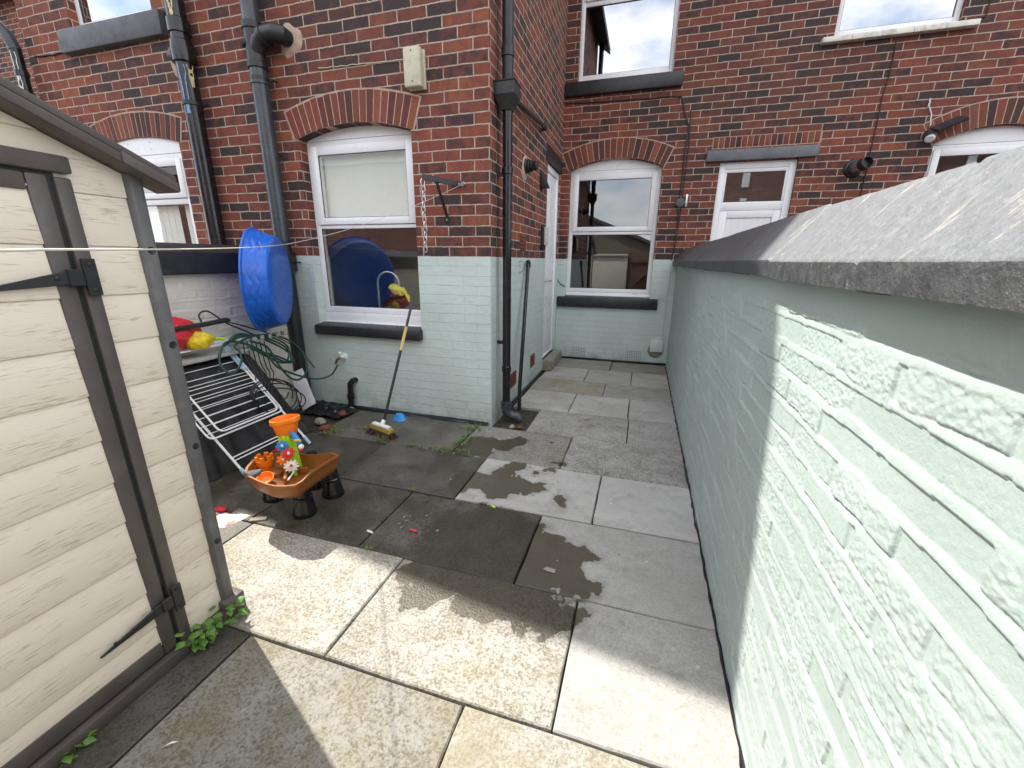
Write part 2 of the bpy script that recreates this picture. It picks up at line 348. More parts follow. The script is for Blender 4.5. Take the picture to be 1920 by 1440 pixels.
cc = wt.nodes.new('ShaderNodeMix'); cc.data_type = 'RGBA'; cn2 = wt.nodes.new('ShaderNodeTexNoise'); cn2.inputs['Scale'].default_value = 5; cn2.inputs['Detail'].default_value = 8; wt.links.new(mp.outputs[0], cn2.inputs['Vector'])
wt.links.new(cn2.outputs[0], cc.inputs[0]); cc.inputs[6].default_value = (4.2,4.3,4.5,1); cc.inputs[7].default_value = (8.6,8.4,8.2,1); wt.links.new(cc.outputs[2], cm.inputs[7])
wt.links.new(cm.outputs[2], bg.inputs[0]); bg.inputs[1].default_value = .14
sl = bpy.data.lights.new('sun', 'SUN'); sl.energy = 3.1; sl.angle = math.radians(.6); sl.color = (1,.95,.87)
so = bpy.data.objects.new('sun', sl); C.objects.link(so); so.location = (-6, 5, 12)
ts = Vector((TS.x*math.cos(EL), TS.y*math.cos(EL), math.sin(EL))); so.rotation_euler = ts.to_track_quat('Z', 'Y').to_euler()
S.view_settings.view_transform = 'Standard'; S.view_settings.look = 'None'; S.view_settings.exposure = 1.55; S.view_settings.gamma = 1
S.render.engine = 'CYCLES'; S.cycles.max_bounces = 8; S.cycles.transparent_max_bounces = 12
# ------------------------------------------------------------------ buildings: helpers
def fy(y): return lambda u, d, z: (u, y-d, z)
def fx(x): return lambda u, d, z: (x+d, u, z)
def arc(u0, u1, zs, rise, n=16):
    h = (u1-u0)/2; R = (h*h+rise*rise)/(2*rise); a = math.asin(h/R); c = ((u0+u1)/2, zs+rise-R)
    return [(c[0]+R*math.sin(t), c[1]+R*math.cos(t)) for t in [a-2*a*i/n for i in range(n+1)]]
def hole(u0, u1, z0, zs, rise=0):
    return [(u0, z0), (u1, z0)]+(arc(u0, u1, zs, rise) if rise else [(u1, zs), (u0, zs)])
def brick_col(): 
    k = random.random(); c = (RED, (.13,.040,.031), (.07,.033,.031), (.21,.058,.037), (.24,.075,.045))[min(4, int(k*5))]
    return tuple(x*random.uniform(.85,1.15) for x in c)
def arch_ring(house, fn, u0, u1, zs, rise, h, nb):
    ha = (u1-u0)/2; R = (ha*ha+rise*rise)/(2*rise); a = math.asin(ha/R)+.012; cx, cz = (u0+u1)/2, zs+rise-R
    q = lambda r, t: (cx+r*math.sin(t), cz+r*math.cos(t)); m = MB(); b = MB()
    for i in range(nb):
        t0 = -a+2*a*i/nb; t1 = -a+2*a*(i+1)/nb; g = .0042/R; j = random.uniform(-.002,.003)
        p = [q(R+.0025, t0+g), q(R+.0025, t1-g), q(R+h+j, t1-g*.8), q(R+h+j, t0+g*.8)]
        m.add([fn(*(x, d, z)) for d in (.004+j*.5, -.105) for x, z in p], [(0,1,2,3),(7,6,5,4),(0,4,5,1),(1,5,6,2),(2,6,7,3),(3,7,4,0)], brick_col())
    n = 24; A = [-a-.006+2*(a+.006)*i/n for i in range(n+1)]
    for i in range(n):
        p = [q(R+.001, A[i]), q(R+.001, A[i+1]), q(R+h+.013, A[i+1]), q(R+h+.013, A[i])]
        b.add([fn(x, d, z) for d in (.0018, -.103) for x, z in p], [(0,1,2,3),(7,6,5,4),(0,4,5,1),(2,6,7,3)])
    o = m.build('brick_arch', M['arch'], house, bevel=.002, seg=1); b.build('mortar', M['mortar'], o, smooth=0)
def ring(m, fn, u0, u1, z0, z1, w, d0, d1, wb=None):
    wb = wb or w
    m.box(u0, u0+w, d0, d1, z0, z1, fn); m.box(u1-w, u1, d0, d1, z0, z1, fn)
    m.box(u0+w, u1-w, d0, d1, z0, z0+wb, fn); m.box(u0+w, u1-w, d0, d1, z1-w, z1, fn)
def pane(win, fn, u0, u1, z0, z1, d, g='glass'):
    m = MB(); ring(m, fn, u0-.004, u1+.004, z0-.004, z1+.004, .008, d-.004, d+.004); m.build('gasket', M['upvc_line'], win, smooth=0)
    p = MB(); p.box(u0+.002, u1-.002, d-.012, d-.006, z0+.002, z1-.002, fn); p.build('pane', M[g], win, smooth=0)
def window(house, fn, u0, u1, z0, zs, rise, rec, zl, zu, cill=.07, g=('glass','glass'), ow=.05, sw=.05, back=True, single=False, lbl=None, pz=None):
    """sash-style white window: zl = top of the lower pane, zu = bottom of the upper pane"""
    m = MB(); D = -rec
    m.box(u0, u0+ow, D-.06, D, z0+cill, zs, fn); m.box(u1-ow, u1, D-.06, D, z0+cill, zs, fn)
    m.box(u0+ow, u1-ow, D-.06, D, zs-ow, zs, fn); m.box(u0+ow, u1-ow, D-.06, D, z0+cill, z0+cill+ow, fn)
    m.box(u0+.001, u1-.001, D-.06, D+.012, z0, z0+cill-.002, fn); m.box(u0+.001, u1-.001, D-.058, D+.035, z0, z0+.02, fn)
    if not single: m.box(u0+ow, u1-ow, D-.058, D-.002, zl+.008, zu-sw-.004, fn)
    win = m.build('window', M['upvc'], house, bevel=.005, seg=2, label=lbl)
    a = MB()
    if not single:
        ring(a, fn, u0+ow-.012, u1-ow+.012, zu-sw, zs-ow+.012, sw+.012, D-.05, D+.014, sw)
        a.build('sash', M['upvc'], win, bevel=.006, seg=2)
        pane(win, fn, u0+ow+sw, u1-ow-sw, zu, zs-ow-sw, D+.002, g[0])
        pane(win, fn, u0+ow, u1-ow, z0+cill+ow, zl+.008, D-.012, g[1])
    else: pane(win, fn, u0+ow, u1-ow, z0+cill+ow, zs-ow, D-.012, g[0])
    if rise:
        pts = [(u0+.002, zs+.001), (u1-.002, zs+.001)]+[(x, z-.002) for x, z in arc(u0+.002, u1-.002, (pz or zs)+.003, rise)][0 if pz else 1:None if pz else -1]
        n = len(pts); b = MB(); b.add([fn(u, d, z) for d in (D-.03, D+.004) for u, z in pts], [tuple(range(n)), tuple(range(n, 2*n))[::-1]]+[(i, (i+1) % n, n+(i+1) % n, n+i) for i in range(n)])
        b.build('head_panel', M['upvc'], win)
    if back:
        r = MB(); B = 1.7; x0, x1, a0, a1 = u0-.35, u1+.35, z0-.25, zs+.2
        c = [fn(x, d, z) for d in (D-.075, D-B) for x, z in ((x0,a0),(x1,a0),(x1,a1),(x0,a1))]
        r.add(c, [(4,5,6,7),(0,1,5,4),(1,2,6,5),(2,3,7,6),(3,0,4,7)])
        q = [fn(x, D-.075, z) for x, z in ((x0,a0),(x1,a0),(x1,a1),(x0,a1),(u0,z0),(u1,z0),(u1,zs),(u0,zs))]
        r.add(q, [(0,1,5,4),(1,2,6,5),(2,3,7,6),(3,0,4,7)])
        r.build('room', M['room' if back is True else back], win, smooth=0)
    return win
def sill(house, fn, u0, u1, z0, z1, out, mt, inn=.10, bev=.012, lbl=None, name='sill'):
    m = MB(); v = [(u, d, z) for u in (u0, u1) for d, z in ((-inn, z0), (out, z0), (out, z1-.012), (-inn, z1+.012))]
    m.add([fn(*x) for x in v], [(0,1,2,3),(7,6,5,4),(0,4,5,1),(1,5,6,2),(2,6,7,3),(3,7,4,0)])
    return m.build(name, M[mt], house, bevel=bev, seg=2, label=lbl)
# ------------------------------------------------------------------ the house of this yard
own = thing('terraced_house', (-.6, 6.1, 0), 'red brick house whose lower walls are painted mint, with a rear extension', 'house', 'terraced houses in a row')
f1, f2, f3 = fy(YO), fy(YB), fx(XS)
XC, XL, EAVE, APZ, TOP = -3.55, -6.02, 4.85, 6.98, 5.9     # party line, far edge, eaves and gable apex of the paired extension
gz = lambda x: APZ-.75*abs(x-XC)
kz0 = .80; K = (-2.905, -1.825)
own_k = hole(K[0], K[1], kz0, 2.365, .085)
m = MB(); m.wall([(XC+.4,-.05),(XS,-.05),(XS,gz(XS)),(XC+.4,gz(XC+.4))], [own_k], f1, .14, rim=False)
m.wall([(YO,-.05),(YB,-.05),(YB,TOP),(YO,TOP)], [hole(5.23,5.99,.14,2.50)], f3, .12, rim=False)
WB = (-1.065, .105); WU = (-1.02, .115)
XR = .60
m.wall([(XS,-.05),(XR,-.05),(XR,TOP),(XS,TOP)], [hole(WB[0],WB[1],.91,2.555,.12), hole(WU[0],WU[1],3.55,5.05)], f2, .14, rim=False)
m.build('wall', M['brick_own'], own, smooth=0)
arch_ring(own, f1, K[0], K[1], 2.365, .085, .222, 19)
arch_ring(own, f2, WB[0], WB[1], 2.555, .12, .225, 18)
zk = lambda y: PY(690, y, YO+.1).z
kw = window(own, f1, K[0], K[1], kz0+.01, 2.365, .085, .10, zk(430), zk(407), .105, ow=.052, sw=.058, back='room', lbl='white two part window with a pale blind behind its upper pane')
b = MB(); b.box(K[0]+.05, K[1]-.05, -.172, -.168, zk(418), 2.36, f1); b.build('blind', M['blind'], kw, smooth=0)
b = MB(); b.box(K[0]-.2, K[1]+.2, -.75, -.19, .86, .90, f1); b.build('worktop', M['dark_in'], kw, smooth=0)
sill(own, f1, PY(588,607,YO-.06).x, PY(787,637,YO-.06).x, .715, .815, .06, 'black_stone')
zb = lambda y: PY(1145, y, YB+.09).z
bw = window(own, f2, WB[0], WB[1], .92, 2.555, .12, .09, zb(441), zb(425), .05, ow=.055, sw=.06, back='dark_in')
sill(own, f2, PY(1044,560,YB-.05).x, PY(1233,570,YB-.05).x, .765, .915, .05, 'black_stone')
window(own, f2, WU[0], WU[1], 3.57, 5.05, 0, .07, 4.36, 4.47, .03, g=('glass_up','glass_up'), ow=.05, sw=.05, back='dark_in')
sill(own, f2, -1.165, .235, 3.40, 3.565, .06, 'black_stone')
# back door in the side of the extension
d = MB(); ring(d, f3, 5.232, 5.988, .142, 2.498, .07, -.09, -.018, .03); d.box(5.302, 5.918, -.08, -.035, .18, 2.42, f3)
dr = d.build('door', M['upvc'], own, bevel=.006, label='white door with a black lintel, seen almost edge on')
h = MB(); h.tube([(XS-.03,5.36,1.15),(XS+.03,5.36,1.15),(XS+.03,5.48,1.15)], .011, 8); h.build('handle', M['steel'], dr)
sill(own, f3, 5.12, 6.05, 2.50, 2.68, .012, 'black_stone', name='lintel', bev=.006)
b = MB(); b.box(5.24, 5.98, -.1, .12, .0, .14, f3); b.build('door_step', M['stone_bit'], own, bevel=.012)
# roofs
def roof_pair(house, x0, x1, lbl=None):
    m = MB(); T = .09
    for (xa, xb) in ((x0, XC), (XC, x1)) if x0 < XC < x1 else ((x0, x1),):
        za, zb_ = gz(xa), gz(xb); m.hexa([(x, y, z+k) for x, z in ((xa, za), (xb, zb_)) for y in (YO-.07, YB+2.) for k in (.0, T)])
    return m.build('roof', M['tile_roof'], house, smooth=0)
roof_pair(own, XC, XS+.22)
m = MB(); m.hexa([(x, y, z+k) for x in (XC, XR) for y, z in ((YB-.25, TOP-.1), (YB+4.2, TOP+2.6)) for k in (0, .1)]); m.build('roof', M['tile_roof'], own, smooth=0)
g = MB(); g.tube([(XS+.12,YO-.1,gz(XS)-.02),(XS+.12,YB,gz(XS)-.02)], .055, 8); g.build('gutter', M['black_matt'], own)
# ------------------------------------------------------------------ left neighbour: other half of the paired extension
lh = thing('terraced_house', (-5.5, 6.1, 0), 'left neighbouring brick house, its white arched window half hidden behind the shed roof', 'house', 'terraced houses in a row')
LW = (-5.36, -4.255); LU = (-5.33, -4.27)
m = MB(); m.wall([(XL,-.05),(XC+.4,-.05),(XC+.4,gz(XC+.4)),(XC,APZ),(XL,gz(XL))], [hole(LW[0],LW[1],.9,2.43,.075), hole(LU[0],LU[1],3.42,4.7)], f1, .14, rim=False)
m.wall([(YO,-.05),(YB,-.05),(YB,TOP),(YO,TOP)], [], lambda u,d,z: (XL-d,u,z), .1, rim=False)
m.wall([(-6.9,-.05),(XL,-.05),(XL,TOP),(-6.9,TOP)], [], f2, .1, rim=False)
m.build('wall', M['brick'], lh, smooth=0)
arch_ring(lh, f1, LW[0], LW[1], 2.43, .075, .205, 20)
lw = window(lh, f1, LW[0], LW[1], .92, 2.35, .075, .022, PY(330,385,YO+.02).z, PY(330,360,YO+.02).z, .06, ow=.055, sw=.055, back='dark_in', lbl='white window with an arched top panel and vertical blinds', pz=2.43)
b = MB()
for i in range(14):
    x = LW[0]+.06+i*.083
    if i == 9: continue
    b.box(x, min(x+.079, LW[1]-.03), -.10, -.098, .98, PY(330,385,YO+.08).z, f1)
b.build('vertical_blind', M['blind'], lw, smooth=0)
[MB().lathe([(.006,0),(.005,.004)], (x, YO+.018-.004, z), (0,-1,0), 8).build('screw', M['steel'], lw) for x in (-4.95,-4.65) for z in (2.40,2.46)]
window(lh, f1, LU[0], LU[1], 3.43, 4.7, 0, .08, 4.1, 4.2, .03, g=('glass_up','glass_up'), back='dark_in')
sill(lh, f1, -5.44, -4.13, 3.235, 3.43, .06, 'slate_stone')
roof_pair(lh, XL-.2, XC)
m = MB(); m.hexa([(x, y, z+k) for x in (-6.9, XC) for y, z in ((YB-.25, TOP-.1), (YB+4.2, TOP+2.6)) for k in (0, .1)]); m.build('roof', M['tile_roof'], lh, smooth=0)
# ------------------------------------------------------------------ house beyond it, in the top left corner
fh = thing('terraced_house', (-9, 6.1, 0), 'far brick house in the top left corner beyond a stained black downpipe', 'house', 'terraced houses in a row')
m = MB(); m.wall([(-13,-.05),(-6.9,-.05),(-6.9,TOP),(-13,TOP)], [hole(-10.3,-9.22,1.0,3.72)], f2, .12, rim=False); m.build('wall', M['brick'], fh, smooth=0)
window(fh, f2, -10.3, -9.22, 1.0, 3.72, 0, .06, 2.2, 2.3, .05, back='dark_in')
m = MB(); m.hexa([(x, y, z+k) for x in (-13, -6.9) for y, z in ((YB-.25, TOP-.1), (YB+4.2, TOP+2.6)) for k in (0, .1)]); m.build('roof', M['tile_roof'], fh, smooth=0)
# ------------------------------------------------------------------ right neighbour
rh = thing('terraced_house', (4, 6.1, 0), 'right neighbouring brick house with a white half glazed door under a grey lintel', 'house', 'terraced houses in a row')
RW = (2.84, 3.95); RU = (1.715, 2.80); RD = (.765, 1.60)
m = MB(); m.wall([(XR,-.05),(9,-.05),(9,TOP),(XR,TOP)], [hole(RD[0],RD[1],.35,2.565), hole(RW[0],RW[1],.9,2.63,.15), hole(RU[0],RU[1],3.70,5.1)], f2, .14, rim=False); m.build('wall', M['brick_old'], rh, smooth=0)
arch_ring(rh, f2, RW[0], RW[1], 2.63, .15, .23, 19)
v = MB()
for i in range(18):
    x = .66+i*.062; v.box(x, x+.055, -.08, .004, 2.715, 2.83, f2, brick_col())
sc_ = v.build('soldier_course', M['arch'], rh, bevel=.003); v = MB(); v.box(.65, 1.785, -.06, .0016, 2.706, 2.836, f2); v.build('mortar', M['mortar'], sc_, smooth=0)
window(rh, f2, RW[0], RW[1], .92, 2.63, .15, .07, 1.75, 1.85, .05, ow=.055, sw=.055, back='room', lbl='white arched window mostly hidden by the yard wall')
window(rh, f2, RU[0], RU[1], 3.71, 5.1, 0, .05, 4.5, 4.6, .03, g=('glass_up','glass_up'), back='dark_in', single=True)
b = MB()
for i in range(5): b.box(1.60+i*.2655, 1.60+(i+1)*.2655-.003, -.04, .07, 3.655, 3.705, f2)
b.build('sill', M['white_sill'], rh, bevel=.005, label='weathered white tiled sill')
sill(rh, f2, .60, 1.78, 2.57, 2.70, .03, 'grey_stone', name='lintel', bev=.008)
d = MB(); D = -.05; u0, u1 = RD; ring(d, f2, u0, u1, .36, 2.563, .075, D-.06, D)
gz0, gz1 = PY(1410,378,YB+.06).z, PY(1420,322,YB+.06).z
d.box(u0+.075, u1-.075, D-.05, D-.006, gz1, 2.488, f2); d.box(u0+.075, u1-.075, D-.05, D-.006, gz0-.10, gz0, f2)
d.box(u0+.075, u0+.10, D-.05, D-.006, gz0, gz1, f2); d.box(u1-.10, u1-.075, D-.05, D-.006, gz0, gz1, f2)
ring(d, f2, u0+.078, u1-.078, .44, gz0-.10, .085, D-.05, D-.010)
dr = d.build('door', M['upvc'], rh, bevel=.005)
b = MB(); n = 7; a0, a1 = u0+.166, u1-.166
for i in range(n): b.box(a0+(a1-a0)*i/n+.0002, a0+(a1-a0)*(i+1)/n-.0002, D-.04, D-.022, .53, gz0-.188, f2)
b.build('panel', M['upvc'], dr, bevel=.002, seg=1)
pane(dr, f2, u0+.10, u1-.10, gz0, gz1, D-.015)
b = MB(); b.add([f2(x, D-.8, z) for x, z in ((u0-.3,.3),(u1+.3,.3),(u1+.3,2.7),(u0-.3,2.7))], [(0,1,2,3)]); b.build('hallway', M['room'], dr, smooth=0)
m = MB(); m.hexa([(x, y, z+k) for x in (XR, 9) for y, z in ((YB-.25, TOP-.1), (YB+4.2, TOP+2.6)) for k in (0, .1)]); m.build('roof', M['tile_roof'], rh, smooth=0)
# ------------------------------------------------------------------ yard walls
yw = thing('yard_wall', (.5, 2.5, 0), 'long mint painted brick wall on the right under a worn black coping', 'wall')
def brick_relief(Yc, Zc, seed, rough_amp=.0026):
    """height of thickly painted old brickwork: pitted brick faces between smooth sloping bands of pointing"""
    wz = Zc+.007*(fbm(Yc*2.5, Zc*3, 3, seed+1)-.5)*2+.0045*(fbm(Yc*16, Zc*16, 3, seed+2)-.5)*2
    row = np.floor(wz/BH).astype(int); fz = wz-row*BH
    rr = np.random.default_rng(seed).random(512); sh = (row % 2)*BL/2+.03*rr[row % 512]
    wy = Yc+sh+.005*(fbm(Yc*11, Zc*9, 2, seed+3)-.5)*2; col = np.floor(wy/BL).astype(int); fyy = wy-col*BL
    rb = np.random.default_rng(seed+9).random((256, 256)); bv = rb[row % 256, col % 256]; bt = rb[(row+91) % 256, (col+37) % 256]
    jh = .008+.022*fbm(Yc*5, row*3.1, 3, seed+4); t = np.clip(fz/jh, 0, 1); band = fz < jh
    jv = .0065+.004*fbm(Yc*7, Zc*7, 2, seed+5); ev = np.minimum(fyy, BL-fyy)-jv; inb = np.clip(ev/.004, 0, 1); inb = inb*inb*(3-2*inb)
    pit = fbm(Yc*95, Zc*120, 5, seed+6, .68)-.5; med = fbm(Yc*30, Zc*42, 3, seed+16)-.5
    rgh = np.clip((bt-.15)*2.2, .06, 1)*np.clip(.35+1.6*fbm(Yc*8, Zc*12, 3, seed+12), .2, 1.3)
    face = (bv-.55)*.0055+rgh*(rough_amp*2.2*pit+.0022*med)
    face = np.where(bt < .10, -.004+.008*(fz/BH-.5)*(bv-.3), face)
    face = face*inb+(1-inb)*(-.0038+.001*med)
    ck = np.clip(fbm(Yc*6.5, row*2.3, 3, seed+13)*3.-.95, .0, 1)
    mort = .0008-.0052*ck*t**2.2+.0012*med+.0005*pit
    e = np.clip((fz-jh)/.0025, 0, 1)
    h = np.where(band, mort, mort*(1-e)+face*e)
    return h+.007*(fbm(Yc*1.6, Zc*2.0, 2, seed+8)-.5)
def relief_panel(y0, y1, step, zt, seed, xf, sgn, lo=None):
    ny = int((y1-y0)/step)+1; nz = int((zt+.02)/step)+1; Yc, Zc = np.meshgrid(np.linspace(y0, y1, ny), np.linspace(-.02, zt, nz), indexing='ij')
    h = brick_relief(Yc, Zc, seed); 
    top = np.clip((Zc-(zt-.085))/.02+.9*(fbm(Yc*8, Zc*8, 3, seed+20)-.5), 0, 1); h = h*(1-top)+top*(.002+.0015*(fbm(Yc*18, Zc*18, 3, seed+21)-.5))+.004*np.exp(-((top-.5)/.3)**2)*(fbm(Yc*30, Zc*30, 4, seed+22)-.35)
    return np.stack([xf+sgn*h, Yc, Zc], -1), ny, nz
ZT = 1.362
V, ny, nz = relief_panel(.22, 1.75, .0027, ZT, 5, XW, -1); grid_obj('masonry', V, ny, nz, M['mint_wall'], yw)
V, ny, nz = relief_panel(1.75, 6.1, .0075, ZT, 5, XW, -1); grid_obj('masonry', V, ny, nz, M['mint_wall'], yw)
b = MB(); b.box(XW+.02, XW+.20, -2.3, 6.1, -.05, ZT-.004); b.box(XW, XW+.02, -2.3, .22, -.05, ZT-.004); b.build('core', M['brick_old'], yw, smooth=0)
def coping(y0, y1, step, parent, seed, mt, prof, flip=1):
    us = np.concatenate([np.linspace(a, b_, n, endpoint=False) for (a, b_, n) in zip(range(len(prof)-1), range(1, len(prof)), (3, 5, 22, 22, 5, 3)[:len(prof)-1])]+[[len(prof)-1.001]])
    pr = np.array(prof); i = np.floor(us).astype(int); t = (us-i)[:, None]; P2 = pr[i]*(1-t)+pr[np.minimum(i+1, len(prof)-1)]*t
    k = int((y1-y0)/step)+1; y = np.linspace(y0, y1, k); YY = np.repeat(y[:, None], len(us), 1); UU = np.repeat((us*.09)[None], k, 0)
    sl = np.random.default_rng(seed); joints = []; a = y0-.3
    while a < y1: joints.append(a); a += sl.uniform(.42, .62)
    js = np.array(joints); idx = np.searchsorted(js, y)-1; off = sl.uniform(-.0025, .0025, (len(js)+1, 2))
    gd = np.min(np.abs(y[:, None]-js[None]), 1); groove = np.exp(-(gd/.006)**2)
    h = .0016*(fbm(YY*22, UU*60, 4, seed, .65)-.5)*2+.0025*(fbm(YY*2, UU*5, 2, seed+3)-.5)*2
    X = P2[None, :, 0]+off[idx][:, None, 0]*.5+0*YY; Z = P2[None, :, 1]+off[idx][:, None, 1]+h-.005*groove[:, None]
    X = X-flip*h*.6+flip*.004*groove[:, None]; 
    o = grid_obj('coping', np.stack([X, YY, Z], -1), k, len(us), mt, parent); o.data.set_sharp_from_angle(angle=math.radians(32)); return o
CPF = [(XW+.02,1.352),(.352,1.358),(.346,1.405),(.475,1.555),(.625,1.405),(.62,1.358),(.58,1.352)]
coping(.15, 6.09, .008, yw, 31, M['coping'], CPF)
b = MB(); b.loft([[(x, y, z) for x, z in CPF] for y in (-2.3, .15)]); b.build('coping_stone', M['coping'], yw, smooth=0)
lw_ = thing('yard_wall', (-3.25, 1, 0), 'off white painted brick wall with a black coping, behind the clothes airer and blue pool', 'wall')
M['white_wall'] = rough_paint('off_white_masonry_paint', (.63,.595,.53), .8)
V, ny, nz = relief_panel(.9, 3.26, .006, 1.31, 77, -3.15, 1); grid_obj('masonry', V, ny, nz, M['white_wall'], lw_)
b = MB(); b.box(-3.35, -3.17, -2.3, 3.26, -.05, 1.30); b.box(-3.17, -3.15, -2.3, .9, -.05, 1.30); b.build('core', M['white_wall'], lw_, smooth=0)
b = MB(); LC = [(-3.36,1.285),(-3.085,1.285),(-3.075,1.295),(-3.075,1.435),(-3.09,1.45),(-3.22,1.50),(-3.36,1.445)]
b.loft([[(x, y, z) for x, z in LC] for y in (-2.3, 3.255)]); b.build('coping', M['black_stone'], lw_, smooth=40)
# rear of the yard, behind the camera: seen only as reflections in the windows
ry = tag(MB().box(-3.15, -.55, -2.45, -2.25, 0, 1.55).box(-3.2, -.55, -2.5, -2.2, 1.55, 1.62).build('rear_wall', M['white_wall'], bevel=.01), 'pale rear yard wall mirrored in the back window', 'wall')
gt = thing('yard_gate', (-.07, -2.3, 0), 'brown boarded yard gate mirrored in the back window', 'gate')
b = MB()
for i in range(7): b.box(-.54+i*.135, -.54+i*.135+.13, -2.35, -2.325, .05, 1.7)
b.build('boards', M['gate'], gt, bevel=.004); b = MB(); b.box(-.54,.40,-2.325,-2.285,.3,.42); b.box(-.54,.40,-2.325,-2.285,1.35,1.47); b.bar((-.5,-2.29,.42),(.36,-2.29,1.35),.03,.11,(0,1,0)); b.build('brace', M['gate'], gt, bevel=.004)
def opposite(x0, x1, y, h, rise, mt, label, cat, gable=False, panes=True):
    o_ = thing('building', ((x0+x1)/2, y, 0), label, cat); b = MB(); xm = (x0+x1)/2
    if gable:
        b.loft([[(x0,yy,0),(x1,yy,0),(x1,yy,h),(xm,yy,h+rise),(x0,yy,h)] for yy in (y, y-7)]); b.build('wall', M[mt], o_, smooth=0)
        b = MB(); [b.hexa([(xx, yy, z+k) for xx, z in ((xa, h-.1), (xm, h+rise)) for yy in (y+.2,y-7.2) for k in (.02, .16)]) for xa in (x0-.3, x1+.3)]; b.build('roof', M['slate_stone'], o_, smooth=0)
    else:
        b.box(x0, x1, y-7, y, 0, h); b.build('wall', M[mt], o_, smooth=0); b = MB(); b.loft([[(xx,y+.25,h),(xx,y-3.5,h+rise),(xx,y-7.2,h)] for xx in (x0, x1)]); b.build('roof', M['tile_roof'], o_, smooth=0)
        for k in range(int((x1-x0)/2.6) if panes else 0):
            xx = x0+1.2+k*2.6
            for z in (1.0, 3.2, h-1.4):
                w_ = MB(); ring(w_, fy(y), -0+xx, xx+1., z, z+1.3, .07, -.02, .03) if False else w_.box(xx, xx+.28, y+.005, y+.03, z, z+.95); w_.build('window', M['upvc'], o_, smooth=0)
    return o_
opposite(-6.4, .6, -9.5, 2.0, 1.4, 'render_brown', 'low gabled building across the alley, mirrored in the back window', 'building', True)
opposite(2.6, 18, -10, 6., 2.5, 'brick_old', 'tall brick terrace across the alley, mirrored in the right hand door glass', 'building')
opposite(-24, -7., -10, 5.2, 2.5, 'brick', 'brick terrace across the alley, mirrored in the kitchen window', 'building', panes=False)
# ------------------------------------------------------------------ ground and paving
b = MB(); b.add([(-40,-60,-.03),(40,-60,-.03),(40,40,-.03),(-40,40,-.03)], [(0,1,2,3)]); b.build('ground', M['soil'], loc=(0,0,-.03), smooth=0, kind='structure')
gx = lambda x, y: PZ(x, y).x
gy = lambda x, y: PZ(x, y).y
yr = [.33, .93, 1.487, 2.047, 2.62, gy(1177,832), gy(1179,785), gy(1180,748), gy(1140,719), gy(1146,695), 6.09]
R_ = XW+.005
# each slab: x0, x1, y0, y1, shade (1 = pale grey), coarse aggregate 0..1, wet 0..1, moss 0..1
SL = []
def row(i, xs, props, y0=None, y1=None):
    for a, b_, p in zip(xs[:-1], xs[1:], props): SL.append((a, b_, y0 if y0 is not None else yr[i], y1 if y1 is not None else yr[i+1], *p))
dry = (1., .15, 0, 0); grit = (.85, 1., 0, 0); wetb = (.55, 1., 1, .25)
for k in range(4):
    y1 = .33-k*.6; row(0, [-3.1,-2.2,-1.33,-.7+.3*(k % 2),.05,R_], [grit]*5, y1-.6, y1)
row(0, [-3.1,-1.335], [(.36,1,.6,.5)]); row(0, [-1.335,-.437,R_], [(.62,1.,.0,.75),(.82,.8,0,.8)])  # shed's shadow painted into the dark, damp tone of both slabs beside it
row(1, [-3.1,-1.93,-.997,-.143,R_], [(.6,1,1,.3),(.86,1.,0,.35),(.80,1.,0,.45),(.92,.35,0,.05)])
x = gx(720,975); row(2, [-3.1,-1.98,x,-.434,R_], [(.6,1,1,.3),wetb,wetb,(.85,.25,0,0)])
row(3, [-3.1,-2.75,gx(674,866),-.985,-.150,R_], [wetb,(.36,.15,1,0),(.55,.55,1,.12),(1.,.12,0,0),(1.02,.1,0,0)])
x = gx(1061,850); row(4, [-2.50,gx(870,825),x,R_], [(.62,.9,.8,.3),(.72,.95,.25,.35),(.86,1.,0,0)])
row(5, [gx(997,791),gx(1177,810),R_], [(.84,.95,0,.05),(.82,.7,0,.05)])
row(6, [XS+.04,gx(1072,758),gx(1179,767),R_], [dry,(1.,.1,0,0),(.95,.15,0,0)])
row(7, [XS+.04,gx(1133,731),R_], [(.85,.5,0,1.),(.84,.2,0,.1)])
row(8, [XS+.04,gx(1099,704),gx(1184,709),R_], [(.95,.15,0,0),(.9,.1,0,0),(1.,.1,0,0)])
row(9, [XS+.04,gx(1145,688),R_], [(.7,.3,0,.4),(.62,.3,0,.45)])
b = MB(); rs = random.Random(4); SA = []
